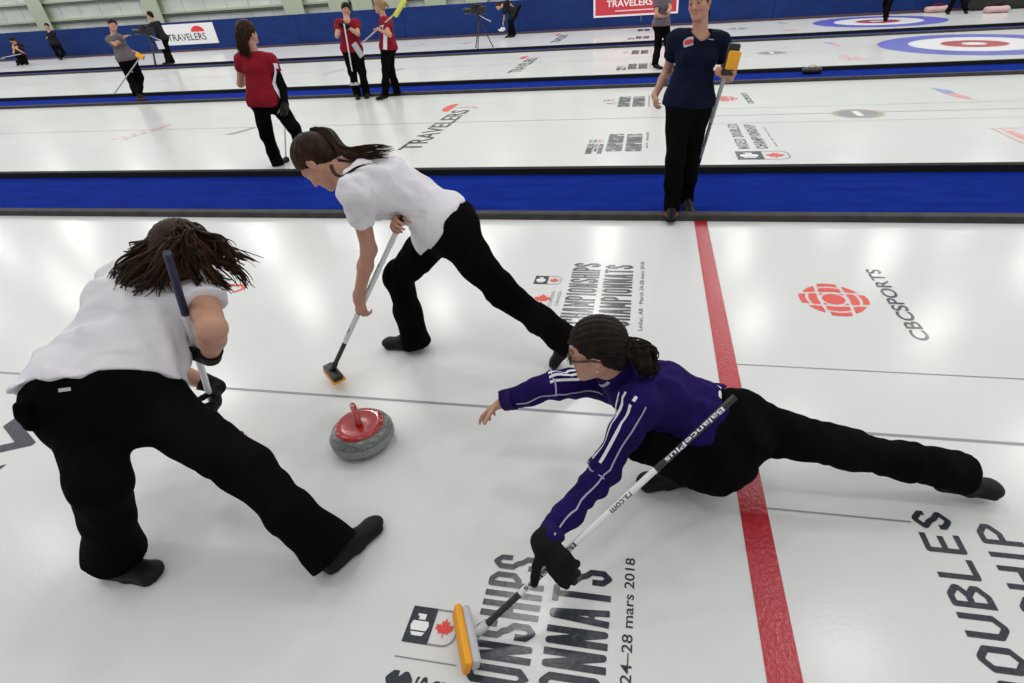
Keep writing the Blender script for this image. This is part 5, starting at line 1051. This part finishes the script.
patch_poly('shirt_mark', bp_, [[(-.022, -.004), (.022, .002), (.022, .008), (-.022, .002)]], at_Y(717, 37, 4.5), Ux, V(0, 0, 1), 'lining', D_['shirt'], .003)
broom('curling_broom', 'broom with a yellow pad held upside down by the person in navy', hdD, eD, (.15, 0, 1), (.5, -.85, .1), pad='yellow', head_l=.21, hw=.048, pad_th=.03, shrink=.045, cols=((0, .06, 'shaft_b', 'ferrule'), (.06, .88, 'shaft_g', 'shaft'), (.88, 1, 'shaft_b', 'handle_grip')), r=.0155,
      text=[('BalancePlus', .5, .75, 'shaft_b', (-.2, -1, .2), False)])

# ------------------------------------------------------------------ players and crew farther away
def sleeve_over(D, q, m, name='undersleeve', h=.014, r=.05):
    J = D['J']; T = SDF(np.min([J['s'+q], J['e'+q], J['w'+q]], 0)-.12, np.max([J['s'+q], J['e'+q], J['w'+q]], 0)+.12, h)
    s_ = J['s'+q]*.55+J['e'+q]*.45; T.cone(s_, J['e'+q], r, r*.92, .02); T.cone(J['e'+q], J['w'+q]+nrm(J['w'+q]-J['e'+q])*.04, r*.9, r*.8, .02); return link(name, T.mesh(name), D['body'], m)
def dark_glove(D, q, h=.012):
    J = D['J']; T = SDF(J['w'+q]-.24, J['w'+q]+.24, h); x = nrm(J['m'+q]-J['w'+q]); T.cone(J['w'+q]-x*.05, J['w'+q]+x*.03, .04, .043, .02); T.cone(J['w'+q]+x*.03, J['w'+q]+x*.11, .045, .042, .02); T.cone(J['w'+q]+x*.11, J['w'+q]+x*.16+V(0, 0, -.01), .034, .026, .02); return link('glove', T.mesh('glove'), D['body'], 'glove')
J = POSE['E']
E_ = person(J, 'person in red shirt with long brown hair, standing seen from behind', h=.010, fwd=(.25, .95, -.05), top='red', sleeve=.42, hem=-.14, flare=.075, fine=False, bulk=1.02)
cap(E_, 'hair_brown', 1.0, .006, .009, .03, (0, -.3, 1), False, .003); hc, HR = E_['hc'], E_['HR']; H = lambda x, y, z: hc+HR@V(x, y, z)
strands('long_hair', [[H(x, -.05, .08), H(x*1.3, -.105, .0), H(x*1.4, -.115, -.12), H(x*1.3, -.13, -.24)] for x in (-.05, -.017, .017, .05)], 'hair_brown', E_['body'], 26, .014, .008, .006, 1, 10, 4)
sleeve_over(E_, 'R', 'black', h=.010); dark_glove(E_, 'R', .010)
ribbon('side_panel', E_['bvh'], [E_['sp'](.78-.86*k/9)+E_['sd'](.5)*.25-E_['F']*.04 for k in range(10)], .06, E_['F'], 'stripe', E_['shirt'], .006, 3)
eb = at_Y(285, 128, 6.55); broom('curling_broom', 'pale shafted broom beside the long haired person in red', at_Y(287, 168, 6.35)+V(0, 0, .0), at_Y(284, 104, 6.62), (1, .1, 0), (0, 0, -1), pad='tan', cols=((0, .1, 'shaft_b', 'ferrule'), (.1, 1, 'shaft_w', 'shaft')))
J = POSE['F']
F_ = person(J, 'person in red shirt and black gloves standing with both hands raised to the chest', h=.013, fwd=(.55, -.8, -.05), top='red', sleeve=.55, flare=.075, hem=-.12, fine=False)
cap(F_, 'hair_dark', 1.0, .002, .012, .022, (0, -1, .3), False, 0); dark_glove(F_, 'R'); dark_glove(F_, 'L')
yF = 10.65; broom('curling_broom', 'pale broom upright along the leg of the red shirted person with raised hands', at_Y(354.5, 84, 10.75), at_Y(344, 24, 10.5), (1, 0, 0), (0, 0, -1), body='grey_pl', pad='grey_pl', cols=((0, 1, 'shaft_w', 'shaft'),))
mb = MB(); q = at_Y(358, 50, 10.62); mb.box((-.055, -.015, -.13), (.055, .015, .13), basis((.9, 0, .45), (0, 1, 0), (-.45, 0, .9)), q, bev=.008); mb.build('hip_towel', 'lining', F_['body'], label='pale towel hanging at the hip')
J = POSE['G']
G_ = person(J, 'fair haired person in red shirt in profile holding a lime broom across the body', h=.013, fwd=(-1, -.12, -.12), top='red', sleeve=.5, flare=.072, hem=-.12, fine=False, bulk=.98)
cap(G_, 'hair_blond', 1.0, .006, .012, .014, (0, -1, .3), False, 0); hc, HR = G_['hc'], G_['HR']; H = lambda x, y, z: hc+HR@V(x, y, z)
strands('ponytail', [[H(0, -.10, .04), H(0, -.15, .01), H(0, -.16, -.08)]], 'hair_blond', G_['body'], 24, .02, .009, .006, 1, 8, 3)
ribbon('side_panel', G_['bvh'], [G_['sp'](.74-.84*k/9)-G_['sd'](.5)*.25-G_['F']*.02 for k in range(10)], .07, G_['F'], 'stripe', G_['shirt'], .008, 3)
yG = 10.62; broom('curling_broom', 'broom with a lime pad raised by the fair haired person in red', at_Y(400, 8, yG), at_Y(361, 44, yG), (.72, 0, .7), (-.3, -.9, .3), body='lime', pad='lime', head_l=.34, hw=.035, cols=((0, .25, 'lime', 'ferrule'), (.25, 1, 'shaft_g', 'shaft')))
J = POSE['H']
H_ = person(J, 'person in grey shirt at the left with a yellow broom under one arm', h=.014, fwd=(.8, -.55, -.05), top='grey', sleeve=.4, flare=.07, hem=-.08, fine=False, shoe_kw={'R': dict(accent='shoe_red'), 'L': dict(accent='shoe_red')})
cap(H_, 'hair_dark', 1.0, .002, .013, .022, (0, -1, .3), False, 0); hc, HR = H_['hc'], H_['HR']; H = lambda x, y, z: hc+HR@V(x, y, z)
strands('ponytail', [[H(0, -.09, .04), H(0, -.14, .0), H(0, -.13, -.12)]], 'hair_dark', H_['body'], 20, .018, .009, .005, 1, 8, 3)
broom('curling_broom', 'broom with a yellow brush held low by the person in grey at the left', at_Y(140, 56, 11.55), at_Y(114, 94, 11.2), (.8, 0, -.4), (.2, -.9, .3), pad='yellow', head_l=.17, hw=.045, cols=((0, 1, 'shaft_g', 'shaft'),))
J = POSE['I']
I_ = person(J, 'person in black standing behind the television camera beside the white banner', h=.02, g=1.08, fwd=(-1, -.1, -.1), top='dark', sleeve=2, flare=.085, hem=-.10, fine=False)
cap(I_, 'hair_dark', 1.05, 0, .018, .012, (0, -1, .3), False, 0); dark_glove(I_, 'R', .018)
mb = MB(); p = at_Y(160, 45, 19.0); mb.box((-.12, -.02, -.13), (.12, .02, .13), np.eye(3), p, bev=.01); mb.build('white_bib', 'white', I_['body'], label='white square hanging at the hip')
tv_camera('television_camera', 'black television camera on a tripod at the far left beside its operator', V(-17.62, 19.0, 0), 3.3, .86)
tv_camera('television_camera', 'black television camera on a tripod standing alone near the blue boards', V(-5.47, 19.2, 0), 3.0, .86)
J = POSE['J']
J_ = person(J, 'person in dark clothes with reddish hair standing before the boards at the far left', h=.02, fwd=(.4, -.8, -.2), top='dark', sleeve=.6, flare=.08, hem=-.1, fine=False); cap(J_, 'hair_brown', 1.05, 0, .018, .012, (0, -1, .3), False, 0)
J = POSE['K']
K_ = person(J, 'person in dark clothes bending forward at the far left edge of the rink', h=.02, fwd=(-.3, -.7, -.6), top='dark', sleeve=.6, flare=.08, hem=-.1, fine=False); cap(K_, 'hair_dark', 1.05, 0, .018, .012, (0, -1, .3), False, 0)
broom('curling_broom', 'pale broom lying low in front of the bending person at the far left', at_Y(2, 58.5, 21.2), at_Y(21, 54, 20.6), (1, .1, 0), (0, 0, -1), pad='grey_pl', cols=((0, 1, 'shaft_g', 'shaft'),))
J = POSE['M']
M_ = person(J, 'person in dark clothes bending forward with a white cloth in front of the blue boards', h=.018, fwd=(-.8, -.3, -.6), top='dark', sleeve=.35, flare=.08, hem=-.05, fine=False); cap(M_, 'hair_brown', 1.05, 0, .018, .012, (0, -1, .3), False, 0)
p = M_['J']['mL']; S = SDF(p-.3, p+.3, .018); S.ell(p+V(-.02, 0, -.10), np.eye(3), V(.10, .07, .07), .04); S.ell(p+V(-.12, 0, -.13), np.eye(3), V(.10, .06, .045), .04); S.wrinkle(.012, 40, 3); o = link('white_cloth', S.mesh('white_cloth'), None, 'white'); tag(o, 'crumpled white cloth held by the bending person near the boards', 'cloth')
J = POSE['N']
N_ = person(J, 'person in grey shirt standing in front of the red banner, arms folded', h=.014, fwd=(.6, -.75, -.1), top='grey', sleeve=.5, flare=.07, hem=-.1, fine=False); cap(N_, 'hair_dark', 1.0, 0, .014, .012, (0, -1, .3), False, 0)
J = POSE['O']
O_ = person(J, 'person in black standing on the rings of the farthest sheet, only the legs in view', h=.02, fwd=(.4, .9, 0), top='dark', sleeve=2, flare=.08, fine=False); cap(O_, 'hair_dark', 1.0, 0, .02, .012, (0, -1, .3), False, 0)
J = POSE['Q']
Q_ = person(J, 'person in black with legs apart between the pink bags, only legs in view', h=.02, fwd=(0, -1, 0), top='dark', sleeve=2, flare=.08, fine=False); cap(Q_, 'hair_dark', 1.0, 0, .02, .012, (0, -1, .3), False, 0)

# bags and loose items
def bag(name, label, c, w, d, hgt, m, m2, cat='bag'):
    root = empty(name, label, cat, None, c); n = max(w, d, hgt)
    S = SDF(V(-w, -d, -.02), V(w, d, hgt*1.3), n/22); S.slab(V(-w*.36, 0, hgt*.45), V(w*.36, 0, hgt*.45), V(0, 1, 0), d*.42, d*.42, hgt*.5, hgt*.5, .03, [(V(0, 0, .005), V(0, 0, -1))]); S.wrinkle(.012*n, 18/n*.6, 3, 5)
    link('bag_body', S.mesh('bag_body'), root, m)
    mb = MB(); mb.tube([V(-w*.22, 0, hgt*.9), V(-w*.18, 0, hgt*1.15), V(0, 0, hgt*1.25), V(w*.18, 0, hgt*1.15), V(w*.22, 0, hgt*.9)], .02*n, 8); mb.build('bag_strap', m2, root, smooth=True)
    mb = MB(); mb.box((-w*.38, -.012*n, hgt*.93), (w*.38, .012*n, hgt*.985), bev=.004*n); mb.build('bag_zip', m2, root); return root
g_ = ground(811, 74); g_[2] = .004; bag('mitten_pouch', 'small black pouch with a pale edge left on the blue carpet', g_, .34, .2, .12, 'plastic', 'tan', 'pouch')
for px, py, w_, hg, m, m2, lb, yb_ in ((936, 12, .8, .2, 'pinkish', 'red', 'pale pink bag on the ice against the boards', 23.6), (997, 8.5, .7, .2, 'pinkish', 'dark', 'pink bag at the foot of the dark kit bags', 22.3), (984, 6, .95, .75, 'plastic', 'lime', 'black kit bag with a lime strap against the boards', 23.5), (1014, 6, 1.0, .8, 'plastic', 'dark', 'large black kit bag at the far right corner', 23.5)):
    g_ = at_Y(px, py, yb_); g_[2] = 0; bag('kit_bag', lb, g_, w_, .5, hg, m, m2)
